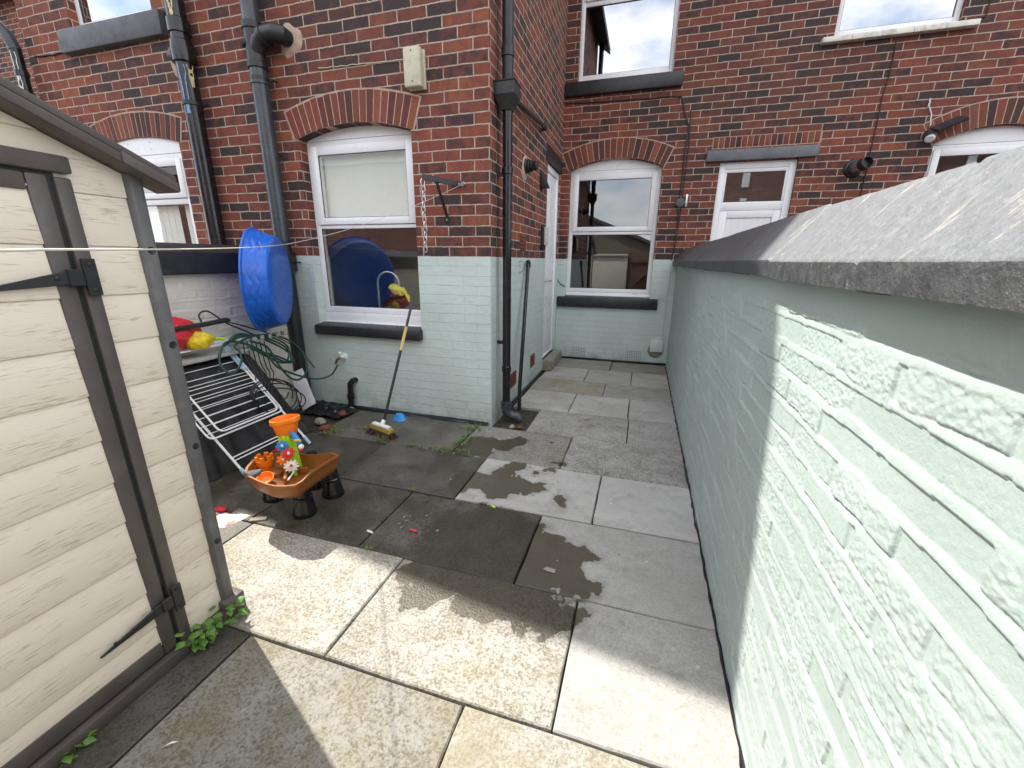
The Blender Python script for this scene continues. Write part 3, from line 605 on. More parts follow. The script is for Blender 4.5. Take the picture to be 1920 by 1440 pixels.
for s_ in SL:
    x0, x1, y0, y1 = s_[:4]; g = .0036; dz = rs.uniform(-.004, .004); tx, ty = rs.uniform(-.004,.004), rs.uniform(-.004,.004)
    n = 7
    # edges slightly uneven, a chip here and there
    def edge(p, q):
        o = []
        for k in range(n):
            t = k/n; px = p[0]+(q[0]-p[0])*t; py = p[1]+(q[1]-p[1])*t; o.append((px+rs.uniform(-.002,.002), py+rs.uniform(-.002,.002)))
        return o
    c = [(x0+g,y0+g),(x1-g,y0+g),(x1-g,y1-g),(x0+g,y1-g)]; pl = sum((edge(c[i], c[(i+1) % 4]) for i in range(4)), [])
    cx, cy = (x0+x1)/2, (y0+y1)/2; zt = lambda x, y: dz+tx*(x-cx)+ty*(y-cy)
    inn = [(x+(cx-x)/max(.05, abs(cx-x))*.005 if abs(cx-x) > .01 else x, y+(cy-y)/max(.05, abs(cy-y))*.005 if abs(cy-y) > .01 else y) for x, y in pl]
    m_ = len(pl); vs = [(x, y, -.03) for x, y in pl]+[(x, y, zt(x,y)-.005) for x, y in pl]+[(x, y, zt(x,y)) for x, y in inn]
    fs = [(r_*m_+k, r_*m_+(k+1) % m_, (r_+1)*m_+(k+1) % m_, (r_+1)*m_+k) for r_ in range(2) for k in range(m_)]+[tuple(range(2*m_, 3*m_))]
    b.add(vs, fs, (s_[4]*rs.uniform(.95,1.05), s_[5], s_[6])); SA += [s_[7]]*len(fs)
def paving_mat():
    t = NT('concrete_slabs'); P = t.pos(); a = t.n('ShaderNodeAttribute', attribute_name='col'); sp = t.n('ShaderNodeSeparateColor'); t.l(a.outputs['Color'], sp.inputs[0])
    ms = t.n('ShaderNodeAttribute', attribute_name='moss').outputs['Fac']
    val, coarse, wet0 = sp.outputs
    fine = t.noise(P, 320, 3, .6); sc = t.scale(P, (1,1,1)); grain = t.vor(sc, 190); agg = t.noise(P, 95, 4, .65)
    base = t.mix(t.mr(t.noise(P, 2.2, 6, .6), .35, .68), (.38,.37,.345), (.50,.49,.465))
    base = t.mix(t.math('MULTIPLY', t.mr(fine, .50, .68), .55), base, (.21,.20,.18))
    mott = t.noise(P, 7, 7, .7); mid = t.noise(P, 38, 5, .7)
    dk = t.math('ADD', t.mr(t.math('ADD', t.math('MULTIPLY', agg, .55), t.math('ADD', t.math('MULTIPLY', mid, .25), t.math('MULTIPLY', mott, .25))), .49, .60), 0.)
    base = t.mix(t.math('MULTIPLY', dk, t.math('MULTIPLY', coarse, .85)), base, (.115,.102,.078))
    lite = t.math('MULTIPLY', t.mr(t.noise(P, 210, 3, .6), .55, .63), t.math('MULTIPLY', coarse, .5)); base = t.mix(lite, base, (.58,.54,.46))
    grime = t.math('MULTIPLY', t.mr(t.noise(P, 4.5, 8, .72), .50, .66), .42); base = t.mix(grime, base, (.17,.155,.12))
    moss = t.math('MULTIPLY', ms, t.mr(t.noise(P, 3.5, 7, .68), .36, .66)); base = t.mix(t.math('MULTIPLY', moss, .75), base, (.33,.275,.14))
    blot = t.mr(t.noise(P, 1.7, 6, .65), .52, .70); base = t.mix(t.math('MULTIPLY', blot, .25), base, (.24,.22,.18))
    spots = t.math('GREATER_THAN', t.vor(P, 9.), .0); pale = t.math('LESS_THAN', t.vor(t.vm('ADD', P, t.vm('SCALE', t.noise(P, 30, 2, .5, 1), .04)), 6.), .055)
    base = t.mix(t.math('MULTIPLY', pale, .55), base, (.62,.61,.58))
    base = t.mix(1., base, t.n('ShaderNodeCombineColor').outputs[0], 'MIX') if False else base
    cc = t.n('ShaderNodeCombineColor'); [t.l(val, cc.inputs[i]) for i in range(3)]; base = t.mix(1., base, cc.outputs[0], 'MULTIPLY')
    # water spilt on the slabs: round-edged puddles and drying prints
    d1 = t.vm('SCALE', t.vm('SUBTRACT', t.noise(P, 5.5, 5, .55, 1), (.5,.5,.5)), .42); q = t.vm('ADD', P, d1); q = t.vm('MULTIPLY', q, (1,1,0))
    blobs = [(930,905,.17),(880,905,.14),(960,880,.10),(985,910,.09),(1048,937,.055),(1020,884,.05),(1040,1030,.13),(1010,1085,.17),(1075,1040,.10),(1060,1080,.10),
             (960,1040,.16),(960,830,.12),(900,835,.18),(1043,828,.04),(1045,868,.05),(1100,787,.035),(1005,985,.05),(905,1010,.3),(920,1120,.18),(1000,1150,.14),(1050,1160,.08),(820,1070,.2)]
    f = None
    for px, py, r in blobs:
        c_ = PZ(px, py); k = t.math('SUBTRACT', t.vm('DISTANCE', q, (c_.x+.0, c_.y+.0, 0)), r)
        f = k if f is None else t.math('MINIMUM', f, k)
    spill = t.math('MAXIMUM', t.mr(f, .004, -.004), t.math('MULTIPLY', t.mr(f, .05, .0), .30))
    w0 = t.math('MULTIPLY', wet0, t.mr(t.noise(P, 3.4, 8, .68), .34, .60, .60, 1)); wet = t.math('MAXIMUM', w0, spill)
    wcol = t.mix(1., base, (.165,.135,.08), 'MULTIPLY'); col = t.mix(t.math('MULTIPLY', wet, .93), base, wcol)
    h = t.math('ADD', t.math('MULTIPLY', agg, t.math('MULTIPLY', coarse, 1.)), t.math('MULTIPLY', fine, .25))
    rough = t.mr(wet, 0, 1, .82, .40); nrm = t.bump(h, .75, .005)
    return t.fin(col, rough, nrm, Specular_IOR_Level=t.mr(wet, 0, 1, .3, .5))
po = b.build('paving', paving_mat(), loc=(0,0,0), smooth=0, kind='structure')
at = po.data.attributes.new('moss', 'FLOAT', 'FACE'); at.data.foreach_set('value', SA[:len(po.data.polygons)])
# rubble and black bitumen gutter between the slabs and the house wall
def crumple(name, pts, mt, amp, h, seed, parent=None, nu=40, nv=16, **k):
    """a crumpled sheet over the four-cornered patch pts (world)"""
    u = np.linspace(0,1,nu)[:,None]; v = np.linspace(0,1,nv)[None]; p = [np.array(tuple(q)) for q in pts]
    B = ((1-u)*(1-v))[...,None]*p[0]+(u*(1-v))[...,None]*p[1]+(u*v)[...,None]*p[2]+((1-u)*v)[...,None]*p[3]
    n = fbm(u*8+0*v, v*5+0*u, 4, seed, .6)-.4; e = np.minimum(np.minimum(u, 1-u)*4, np.minimum(v, 1-v)*3).clip(0, 1)
    B[...,2] += n*amp*2*(.3+.7*e)+h*e; B[...,0] += (fbm(u*6+0*v, v*6+0*u, 3, seed+4)-.5)*amp*1.5; B[...,1] += (fbm(u*6+0*v, v*6+0*u, 3, seed+8)-.5)*amp*1.5
    return grid_obj(name, B, nu, nv, M[mt], parent, **k)
crumple('bitumen_skirting', [(-3.1,3.19,.0),(-1.2,3.19,.0),(-1.2,3.262,.012),(-3.1,3.262,.02)], 'film', .012, .01, 3, nu=120, nv=8, label='black bitumen edging along the foot of the mint extension wall', cat='edging')
crumple('black_sheeting', [(-3.0,2.98,.0),(-2.55,2.95,.0),(-2.5,3.2,.0),(-3.05,3.22,.02)], 'film', .035, .05, 12, label='crumpled glossy black sheeting at the foot of the grey soil pipe', cat='plastic sheet')
bk = MB(); bk.box(XS+.0, XW, 6.06, 6.098, .0, .028).box(XS-.001, XS+.022, 3.55, 5.2, .0, .02); bk.build('bitumen_skirting', M['film'], bevel=.006, label='black bitumen edging along the foot of the passage walls', cat='edging')
e = MB(); pth = [(XW-.004-.006*random.random(), y, .002+.006*random.random()) for y in np.arange(.25, 6.0, .05)]; e.tube(pth, [.003+.006*random.random() for _ in pth], 6); e.build('bitumen_skirting', M['film'], label='black bitumen line along the foot of the right yard wall', cat='edging')
def stone(name, c, r, mt, label, cat, group=None, flat=.6):
    m = MB(); rings = []
    ph = [random.uniform(0, 6) for _ in range(4)]
    for j in range(5):
        a = (j/4-.5)*2.6; rr = math.cos(a)*r; z = c[2]+r*flat*(1+math.sin(a)/.97)
        rings.append([(c[0]+rr*(1+.25*math.sin(2*k+ph[0]))*math.cos(k*math.tau/8), c[1]+rr*(1+.22*math.cos(3*k+ph[1]))*math.sin(k*math.tau/8), z+.1*r*math.sin(k+ph[2])) for k in range(8)])
    m.loft(rings); return m.build(name, M[mt], smooth=50, label=label, cat=cat, group=group)
for px, py, r, mt in ((600,792,.05,'stone_bit'),(612,806,.055,'terracotta'),(640,778,.05,'terracotta'),(656,770,.045,'stone_bit'),(960,800,.03,'stone_bit'),(975,800,.025,'terracotta')):
    p = PZ(px, py); stone('rubble', (p.x, p.y, -.02), r, mt, 'broken lump of stone or brick in the soil gap by a drainpipe foot', 'rubble', 'rubble lumps in the soil gaps')
# ------------------------------------------------------------------ shed
XF = -1.5; Y1, Y0 = 1.0, -.90; YM = (Y0+Y1)/2; RS = .42
sh = thing('garden_shed', (-2.1, YM, 0), 'cream plastic plank shed with brown trim and black strap hinges', 'shed')
zroof = lambda y: 1.635+RS*(Y1-abs(y-YM)*1-YM) if False else 1.635+RS*((Y1-YM)-abs(y-YM))
def planks(name, y0, y1, zlo, ztop, par, x=XF, off=0., gable=True):
    m = MB(); zs = [.045]+[.183+.1385*k for k in range(18)]
    for a, b_ in zip(zs[:-1], zs[1:]):
        a2, b2 = max(a, zlo), b_
        if a2 >= b2: continue
        tl, tr = min(b2, ztop(y0)), min(b2, ztop(y1))
        ml = ztop(YM) if gable else None
        if max(tl, tr, ml or 0) <= a2+.004: continue
        w0 = (ml-a2)/RS if ml else 9.
        pts = [(max(y0, YM-w0), a2), (min(y1, YM+w0), a2)]
        if tr > a2+.002: pts.append((y1, tr))
        if ml and min(b2, ml) > max(tl, tr)+.002:
            t = min(b2, ml); w_ = (ml-t)/RS; pts += [(YM+w_+.001, t), (YM-w_-.001, t)]
        if tl > a2+.002: pts.append((y0, tl))
        n = len(pts); hh = (b2-a2)
        # each plank leans out slightly at its foot and has a rounded lower lip
        xo = lambda z: x+off+.005*(1-(z-a2)/max(hh, .02))
        m.add([(xo(z), y, z) for y, z in pts]+[(x+off-.02, y, z) for y, z in pts], [tuple(range(n)), tuple(range(n, 2*n))[::-1]]+[(i, (i+1) % n, n+(i+1) % n, n+i) for i in range(n)])
    return m.build(name, M['plank'], par, bevel=.0035, seg=2)
planks('wall_panel', Y0+.03, Y1-.035, .05, lambda y: zroof(y)-.015, sh, off=-.006)
dy1 = .775; dy0 = 2*YM-dy1
door = planks('door', dy0+.035, dy1-.035, .10, lambda y: 1.575, sh, off=.004, gable=False)
b = MB(); ring(b, fx(XF), dy0, dy1, .058, 1.602, .043, -.012, .012, .06); b.box(YM-.035, YM+.035, -.012, .018, .12, 1.53, fx(XF)); b.build('door_frame', M['shed_trim'], door, bevel=.006)
b = MB(); b.box(dy1+.013, dy1+.051, -.02, .013, .04, 1.60, fx(XF)); b.box(dy0-.052, dy0-.009, -.02, .022, .04, 1.60, fx(XF)); b.box(dy0-.052, dy1+.052, -.02, .024, 1.609, 1.652, fx(XF)); b.box(dy0-.06, dy1+.056, -.02, .03, .0, .05, fx(XF))
b.build('door_surround', M['shed_trim'], sh, bevel=.006)
b = MB(); b.box(dy0-.03, dy1+.02, -.005, .001, .03, 1.63, fx(XF)); b.build('door_gap', M['cable'], sh, smooth=0)
for z in (1.345, .248):
    h = MB(); TY = PX(180,1225,XF).y; h.add([fx(XF)(*p) for p in [(dy1-.02,.027,z-.018),(dy1-.02,.027,z+.018),(TY,.019,z-.010-.02),(TY,.019,z-.004-.02),(dy1-.02,.020,z-.018),(dy1-.02,.020,z+.018),(TY,.013,z-.03),(TY,.013,z-.024)]],[(0,1,3,2),(4,6,7,5),(0,4,5,1),(2,3,7,6),(0,2,6,4),(1,5,7,3)])
    h.box(dy1-.022, dy1+.012, .020, .031, z-.022, z+.022, fx(XF)); h.box(dy1+.014, dy1+.046, .023, .030, z-.05, z+.05, fx(XF))
    hg = h.build('hinge', M['iron'], sh, bevel=.0015, seg=1)
    for yy, zz, d in ((dy1-.045,z-.001,.026),(dy1-.16,z-.008,.0245),(dy1+.03,z+.034,.030),(dy1+.03,z-.034,.030)): MB().lathe([(.006,0),(.0055,.0025),(.003,.004)], fx(XF)(yy,d-.0005,zz), (1,0,0), 10).build('screw', M['iron'], hg)
b = MB(); b.loft([[(XF+dx, Y1+dy, z) for dx, dy in ((-.06,.006),(.006,.006),(.016,-.004),(.016,-.034),(.004,-.042),(-.06,-.042))] for z in (.06,1.64)])
cp = b.build('corner_post', M['shed_post'], sh, bevel=.004)
for z in (.35,.75,1.12,1.42): MB().lathe([(.012,0),(.011,.003),(.006,.001)], (XF+.0155, Y1-.018, z), (1,0,0), 12).build('screw', M['iron'], cp)
b = MB(); b.box(XF-.02, XF+.03, dy1+.058, Y1+.012, .0, .048); b.build('base_rail', M['shed_trim'], sh, bevel=.006); MB().box(XF-.05, XF+.036, Y1-.055, Y1+.03, .0, .085).build('base_corner', M['shed_trim'], sh, bevel=.008)
b = MB(); b.box(-2.65, XF-.03, Y1-.03, Y1, .03, 1.63); b.box(-2.65, -2.62, Y0, Y1, .03, 1.62); b.box(-2.65, XF-.03, Y0, Y0+.03, .03, 1.63); b.build('side_panel', M['plank'], sh, smooth=0)
# roof with ribbed edge, fascia board and end cap
rb = MB(); XO = -1.425
for s_ in (1, -1):
    ye = YM+s_*(Y1-YM+.062); ze = zroof(Y1)-RS*.062
    yt = lambda t: YM+(ye-YM)*t; zz = lambda t: zroof(YM)+(ze-zroof(YM))*t
    for (d0, d1, h0, h1) in ((-1.24, 0, .012, .034),):
        rb.hexa([(XO+d0+dx*(d1-d0), yt(t), zz(t)+h) for dx in (0, 1) for t in (0, 1) for h in (h0, h1)])
rb.build('roof', M['shed_roof'], sh, bevel=.004)
fb = MB()
for s_ in (1, -1):
    ye = YM+s_*(Y1-YM+.062); ze = zroof(Y1)-RS*.062
    yt = lambda t: YM+(ye-YM)*t; zz = lambda t: zroof(YM)+(ze-zroof(YM))*t
    for t0, t1, dx, dz in ((0,.86,0,0),(.86,1,.004,.004)):
        fb.hexa([(XO+x+(dx if x > -.05 else 0), yt(t), zz(t)+h) for x in (-.10, 0) for t in (t0, t1) for h in (-.014, .0115+dz)])
    for k in range(5): fb.hexa([(XO-.012-k*.017-w_, yt(t), zz(t)+h) for w_ in (.0, .009) for t in (.0, .86) for h in (.0345, .0385)])
fb.build('barge_board', M['shed_trim'], sh, bevel=.004)
# ------------------------------------------------------------------ pipes
def bracket(p, par, r, dx=.10, mt='black_matt'):
    m = MB(); x, y, z = p; m.lathe([(r+.004,-.018),(r+.009,-.014),(r+.009,.014),(r+.004,.018)], p, n=18); m.bar((x, y+.02, z), (x+dx, y+.045, z), .02, .012); m.tube([(x+dx,y+.02,z),(x+dx,y+.075,z)], .008, 8); return m.build('bracket', M[mt], par)
dp = thing('drainpipe', (-3.88, YO-.075, 0), 'black iron drainpipe beside the left arched window, its joint stained with old paint', 'drainpipe')
px_ = -3.88; yp = YO-.095; ZJ = PY(345,100,yp).z
MB().tube([(px_,yp,-.02),(px_,yp,4.6)], .070, 20).lathe([(.070,0),(.082,.005),(.082,.10),(.070,.11)], (px_,yp,ZJ+.13), n=20).lathe([(.070,0),(.086,.01),(.090,.09),(.082,.16),(.070,.17)], (px_,yp,ZJ-.08), n=20).build('pipe', M['black_gloss'], dp)
j = MB(); j.tube([(px_,yp,ZJ-.02),(px_-.06,yp+.01,ZJ+.015),(px_-.15,yp+.03,ZJ+.01),(px_-.19,YO+.01,ZJ)], [.06,.070,.05,.05], 16); jo = j.build('branch', mat('stained_iron', (.05,.028,.034), .5, .4, 20, .4, 40, dirt=(.25,.12,.17), ds=18, da=.6), dp)
jm = MB(); jm.lathe([(.10,0),(.09,.012)], (px_-.19,YO+.002,ZJ-.03), (0,-1,0), 12, wob=lambda t, j: 1+.12*math.sin(3*t)); jm.build('mortar_patch', M['mortar'], dp)
def drip(par, c, x0, x1, z0, z1, mt, seed, pr_=.0716):
    """a run of paint lying on the front of the pipe"""
    m = MB(); rr = random.Random(seed); n = 10; r = pr_
    vs = []; 
    for i in range(n+1):
        z = z0+(z1-z0)*i/n; k = 1-.55*i/n+rr.uniform(-.15,.15); mid = (x0+x1)/2
        for u in (mid-(x1-x0)/2*k, mid+(x1-x0)/2*k): a = u; vs.append((c[0]+r*math.sin(a), c[1]-r*math.cos(a), z))
    m.add(vs, [(2*i,2*i+1,2*i+3,2*i+2) for i in range(n)]); m.build('paint_run', mt, par, smooth=60)
drip(dp, (px_,yp), -.1, .75, ZJ-.10, ZJ-.46, mat('pale_blue_paint', (.16,.30,.50), .4, .3, 30), 1)
drip(dp, (px_,yp), .95, 1.6, ZJ-.10, ZJ-.26, mat('cream_paint', (.50,.42,.22), .5, .3, 30), 2)
drip(dp, (px_,yp), .1, .7, ZJ+.34, ZJ+.22, mat('cream_paint_flake', (.55,.45,.25), .5, .4, 40), 3)
bracket((px_,yp,PY(372,195,yp).z), dp, .070)
sp = thing('soil_pipe', (-3.12, YO-.085, 0), 'thick grey plastic soil pipe with a side branch into the brickwork, its shaded foot coloured black', 'drainpipe')
xs_, ys_ = -3.125, YO-.09; ZT_ = PY(490,85,ys_).z
MB().tube([(xs_,ys_,1.55),(xs_,ys_,4.7)], .064, 24).lathe([(.065,0),(.072,.004),(.072,.06),(.065,.064)], (xs_,ys_,ZT_-.27), n=24).build('pipe', M['grey_pipe'], sp)
MB().tube([(xs_+.003,ys_,-.02),(xs_+.003,ys_,1.55)], .064, 24).lathe([(.065,0),(.077,.01),(.077,.09),(.065,.10)], (xs_,ys_,.16), n=24).build('shaded_lower_pipe', M['black_matt'], sp)  # lower length coloured black to stand for the shade low on the pipe
j = MB(); j.lathe([(.065,-.16),(.075,-.155),(.075,-.12),(.069,-.115),(.069,.10),(.077,.105),(.077,.15),(.065,.155)], (xs_,ys_,ZT_), n=24)
zc = ZT_+.06; j.tube([(xs_,ys_,ZT_-.06),(xs_+.06,ys_-.005,zc-.03),(xs_+.13,ys_-.005,zc),(xs_+.20,ys_+.0,zc+.005),(xs_+.245,ys_+.035,zc),(xs_+.262,YO+.01,zc-.01)], [.064,.064,.064,.064,.064,.054], 20)
j.lathe([(.054,0),(.072,.004),(.072,.04),(.054,.044)], (xs_+.085,ys_-.005,zc-.018), (.96,0,.28), 20); j.lathe([(.03,0),(.032,.03),(.026,.032)], (xs_-.045,ys_-.035,ZT_+.01), (-.7,-.7,0), 14)
j.build('branch', M['black_matt'], sp)
MB().lathe([(.115,0),(.10,.010),(.07,.014)], (xs_+.27,YO+.002,zc-.015), (0,-1,0), 18, wob=lambda t, j: 1+.10*math.sin(3*t+1)+.06*math.sin(5*t)).build('mortar_patch', M['mortar'], sp)
bracket((xs_,ys_,PY(510,147,ys_).z), sp, .064); bracket((xs_,ys_,PY(548,492,ys_).z), sp, .064)
cdp = thing('drainpipe', (XS+.085, 3.42, 0), 'slim black drainpipe with a hopper at the corner of the extension', 'drainpipe')
xd, yd = XS+.085, 3.42; ZH0, ZH1 = PX(957,212,xd).z, PX(957,162,xd).z
MB().tube([(xd,yd,.06),(xd,yd,ZH0+.03)], .036, 18).lathe([(.036,0),(.044,.004),(.044,.05),(.036,.055)], (xd,yd,PX(955,330,xd).z), n=18).lathe([(.036,0),(.042,.004),(.042,.05),(.036,.055)], (xd,yd,.45), n=18).build('pipe', M['black_gloss'], cdp)
MB().tube([(xd,yd,ZH1-.05),(xd,yd,gz(XS)-.05)], .042, 18).lathe([(.042,0),(.049,.004),(.049,.06),(.042,.065)], (xd,yd,ZH1+.16), n=18).build('upper_pipe', M['black_matt'], cdp)
h = MB(); hs = [(.040,ZH0-.01),(.046,ZH0+.01),(.080,ZH0+.085),(.080,ZH1-.012),(.086,ZH1-.010),(.086,ZH1)]; h.loft([[(xd+sx*r-.006, yd+sy*r*1.05, z) for sx, sy in ((-1,-1),(1,-1),(1,1),(-1,1))] for r, z in hs]); h.build('hopper', M['black_matt'], cdp, bevel=.004, seg=1, smooth=20)
s_ = MB(); s_.tube([(xd,yd,.10),(xd+.01,yd+.0,.06),(xd+.05,yd+.01,.035),(xd+.10,yd+.02,.03),(xd+.125,yd+.022,.0)], .042, 14); s_.lathe([(.037,0),(.048,.004),(.048,.07),(.037,.075)], (xd,yd,.10), n=16); s_.build('shoe', M['grey_pipe'], cdp)
for z in (PX(957,330,xd).z, PX(953,640,xd).z): MB().box(xd-.085, xd+.01, yd-.012, yd+.012, z-.015, z+.012).build('bracket', M['black_matt'], cdp)
wp = MB(); a, c = Vector((XS+.045, 3.50, PX(972,196,XS+.05).z-.01)), PX(1022,238,XS+.05)
wp.tube([a, a.lerp(c,.5), c, c+Vector((-.0,.05,.0)), c+Vector((-.06,.07,-.0))], .022, 12); wp.lathe([(.022,0),(.029,.003),(.029,.05),(.022,.054)], c-Vector((0,.06,0)), (0,1,0), 12); wp.build('waste_pipe', mat('grimy_waste_pipe', (.045,.035,.028), .6, .2, 8, .2), label='thin grimy waste pipe running down the passage wall into the hopper', cat='pipe')
MB().tube([(-1.035,3.66,.005),(-1.06,3.75,.2),(XS+.035,4.30,1.40)], .019, 12).lathe([(.019,0),(.026,.005),(.026,.06),(.019,.07)], (XS+.036,4.29,1.33), n=12).build('pole', M['black_gloss'], label='black pole leaning on the mint passage wall behind the slim drainpipe', cat='pole')
q = MB(); o = PX(973,500,XS); q.tube([o+Vector((0,0,-.05)), o+Vector((.03,0,-.05)), o+Vector((.045,0,-.03)), o+Vector((.045,0,.03)), o+Vector((.03,0,.05)), o+Vector((0,0,.05))], .006, 8); q.build('pull_ring', mat('dull_mint_metal', (.25,.30,.28), .4), label='small D shaped handle on the mint passage wall', cat='handle')
xq, yq = XL-.04, 3.19
fo = thing('drainpipe', (xq, yq, 0), 'stained black downpipe at the far corner of the left extension', 'drainpipe')
ztop = PY(45,85,yq).z
MB().tube([(xq,yq,0),(xq,yq,ztop-.1),(xq,yq,ztop)], .045, 14).lathe([(.045,0),(.053,.004),(.053,.05),(.045,.055)], (xq,yq,ztop-.25), n=14).build('pipe', M['black_gloss'], fo)
MB().tube([(xq,yq,ztop-.02),(xq-.02,yq-.02,ztop+.10),(xq-.10,yq-.05,ztop+.20),(xq-.3,yq-.08,ztop+.24),(xq-1.4,yq+.1,ztop+.30)], [.05,.05,.05,.06,.06], 12).build('swan_neck', M['grey_pipe'], fo)
drip(fo, (xq,yq), -.1, .9, ztop-.05, ztop-.5, M['wood_white'], 8, .0465)
# ------------------------------------------------------------------ wall fittings
def wallbox(name, p0, p1, y, d, mt, label, cat, lid=None):
    A, B = PY(*p0, y), PY(*p1, y); m = MB(); m.box(A.x, B.x, y-d, y, B.z, A.z); return m, A, B
A, B = PY(757,90,YO-.05), PY(792,163,YO-.05)
al = thing('alarm_box', ((A.x+B.x)/2, YO, B.z), 'tall weathered beige alarm box above the brick window arch', 'alarm box')
MB().box(A.x+.012, B.x+.012, YO-.022, YO+.001, B.z-.005, A.z-.01).build('back_plate', M['alarm'], al, bevel=.006)
MB().box(A.x, B.x, YO-.075, YO-.022, B.z, A.z-.004).build('cover', M['alarm'], al, bevel=.012, seg=3)
for z in (A.z-.03, B.z+.035): MB().lathe([(.006,0),(.005,.002)], ((A.x+B.x)/2, YO-.075, z), (0,-1,0), 8).build('screw', M['iron'], al)
br = thing('washing_line_bracket', PY(855,345,YO), 'black metal bracket holding a hanging chain beside the window', 'bracket')
W0 = PY(858,345,YO-.006); W1 = PY(838,405,YO-.006); E0 = PY(792,331,YO-.26); El = W0.lerp(E0, .62)
MB().bar(E0, W0, .012, .038, (0,0,1)).box(W0.x-.05, W0.x+.03, YO-.008, YO+.001, W0.z-.022, W0.z+.022).build('arm', M['iron'], br, bevel=.002, seg=1)
MB().bar(El-Vector((0,0,.01)), W1, .026, .012, (1,0,0)).box(W1.x-.012, W1.x+.012, YO-.008, YO+.001, W1.z-.05, W1.z+.02).build('brace', M['iron'], br, bevel=.002, seg=1)
for q in (W0+Vector((.012,0,0)), W0-Vector((.03,0,0)), W1-Vector((0,0,.03))): MB().lathe([(.008,0),(.006,.004)], (q.x, YO-.008, q.z), (0,-1,0), 8).build('bolt', M['steel'], br)
ch = thing('chain', E0, 'galvanised chain hanging from the black bracket', 'chain')
z = E0.z-.012; i = 0
while z > PY(803,462,YO-.26).z:
    L = .046 if i else .06; m = MB(); r = .011 if i else .018; pth = []
    for k in range(14):
        t = k*math.tau/14; u, v = r*math.cos(t), L/2*math.sin(t); s2 = 1 if i % 2 else 0
        pth.append((E0.x+.004*math.sin(i*.9)+(u if s2 else u*.35), E0.y+(u*.35 if s2 else u), z-L/2+v))
    m.tube(pth, .0036, 6, closed=True); m.build('link', M['steel'], ch); z -= L-.011; i += 1
ln = MB(); hk = PY(868,345,YO-.03); pk = PY(537,458,ys_-.062); se = PX(90,468,-1.0)
def sag(a, b_, s, n=14): return [a.lerp(b_, i/n)-Vector((0,0,s*4*(i/n)*(1-i/n))) for i in range(n+1)]
nx = se+(se-pk).normalized()*.15
ln.tube(sag(hk, pk, .05)[:-1]+sag(pk, se, .012)+[nx], [.0017+.0006*min(1, i/20) for i in range(30)], 6); ln.build('washing_line', mat('cream_rope', (.66,.62,.52), .7, .1), label='thin cream washing line strung across the yard from the wall hook to the shed', cat='rope')
hko = MB(); hko.lathe([(.012,0),(.010,.02),(.004,.03)], (hk.x, YO, hk.z), (0,-1,0), 10); hko.tube([(hk.x+.014*math.cos(t), YO-.035+.0*t, hk.z+.014*math.sin(t)) for t in np.linspace(0, 5.4, 12)], .004, 6); hko.build('line_hook', M['steel'], label='small metal hook in the brick that ends the washing line', cat='hook')
# passage wall fittings
def onside(px, py, off=0.): return PX(px, py, XS+off)
o = onside(984,312); fl = thing('flue', o, 'black ribbed flue cowl sticking out of the passage wall', 'flue')
MB().lathe([(.072,0),(.062,.02),(.058,.03),(.058,.05),(.05,.055),(.05,.075),(.042,.08),(.042,.12),(.036,.125)], o, (1,-.05,.02), 20).build('cowl', M['black_matt'], fl)
MB().lathe([(.11,0),(.10,.008),(.07,.012)], o+Vector((-.001,0,-.02)), (1,0,0), 16, wob=lambda t, j: 1+.15*math.sin(2*t+1)+.08*math.sin(5*t)).build('mortar_patch', M['mortar'], fl)
o = onside(1014,338); m = MB(); m.add([(o.x,o.y-.06,o.z-.08),(o.x,o.y+.06,o.z-.08),(o.x,o.y+.06,o.z+.10),(o.x,o.y-.06,o.z+.10),(o.x+.10,o.y-.05,o.z-.08),(o.x+.10,o.y+.05,o.z-.08),(o.x+.012,o.y+.05,o.z+.10),(o.x+.012,o.y-.05,o.z+.10)],[(0,1,2,3),(4,7,6,5),(0,4,5,1),(2,6,7,3),(0,3,7,4),(1,5,6,2)])
m.build('vent_hood', M['black_matt'], bevel=.006, label='black wedge shaped vent hood beside the passage door head', cat='vent')
o = onside(1016,446); lp = thing('wall_lamp', o, 'black oblong wall lamp with a pale lens beside the white passage door', 'lamp')
MB().box(o.x, o.x+.035, o.y-.07, o.y+.07, o.z-.13, o.z+.13).build('housing', M['black_matt'], lp, bevel=.01); MB().box(o.x+.035, o.x+.065, o.y-.055, o.y+.055, o.z-.085, o.z+.115).build('lens', mat('frosted_lens', (.55,.53,.45), .3, .1, 10), lp, bevel=.01)
for (px, py, ww, hh, mt, lb) in ((980,455,.105,.075,'terracotta','terracotta air brick in bare brick beside the wall lamp'),(998,676,.10,.075,'terracotta','rusty red air brick low on the mint passage wall near the door'),(962,711,.10,.075,'terracotta','rusty red air brick low on the passage wall behind the slim drainpipe')):
    o = onside(px, py); m = MB(); m.box(o.x-.002, o.x+.004, o.y-ww, o.y+ww, o.z-hh, o.z+hh)
    for k in range(4):
        zq = o.z-hh+.02+k*(2*hh-.01)/4; m.box(o.x+.004, o.x+.010, o.y-ww+.008, o.y+ww-.008, zq, zq+.017)
    m.build('air_brick', M[mt], bevel=.002, seg=1, label=lb, cat='air brick')
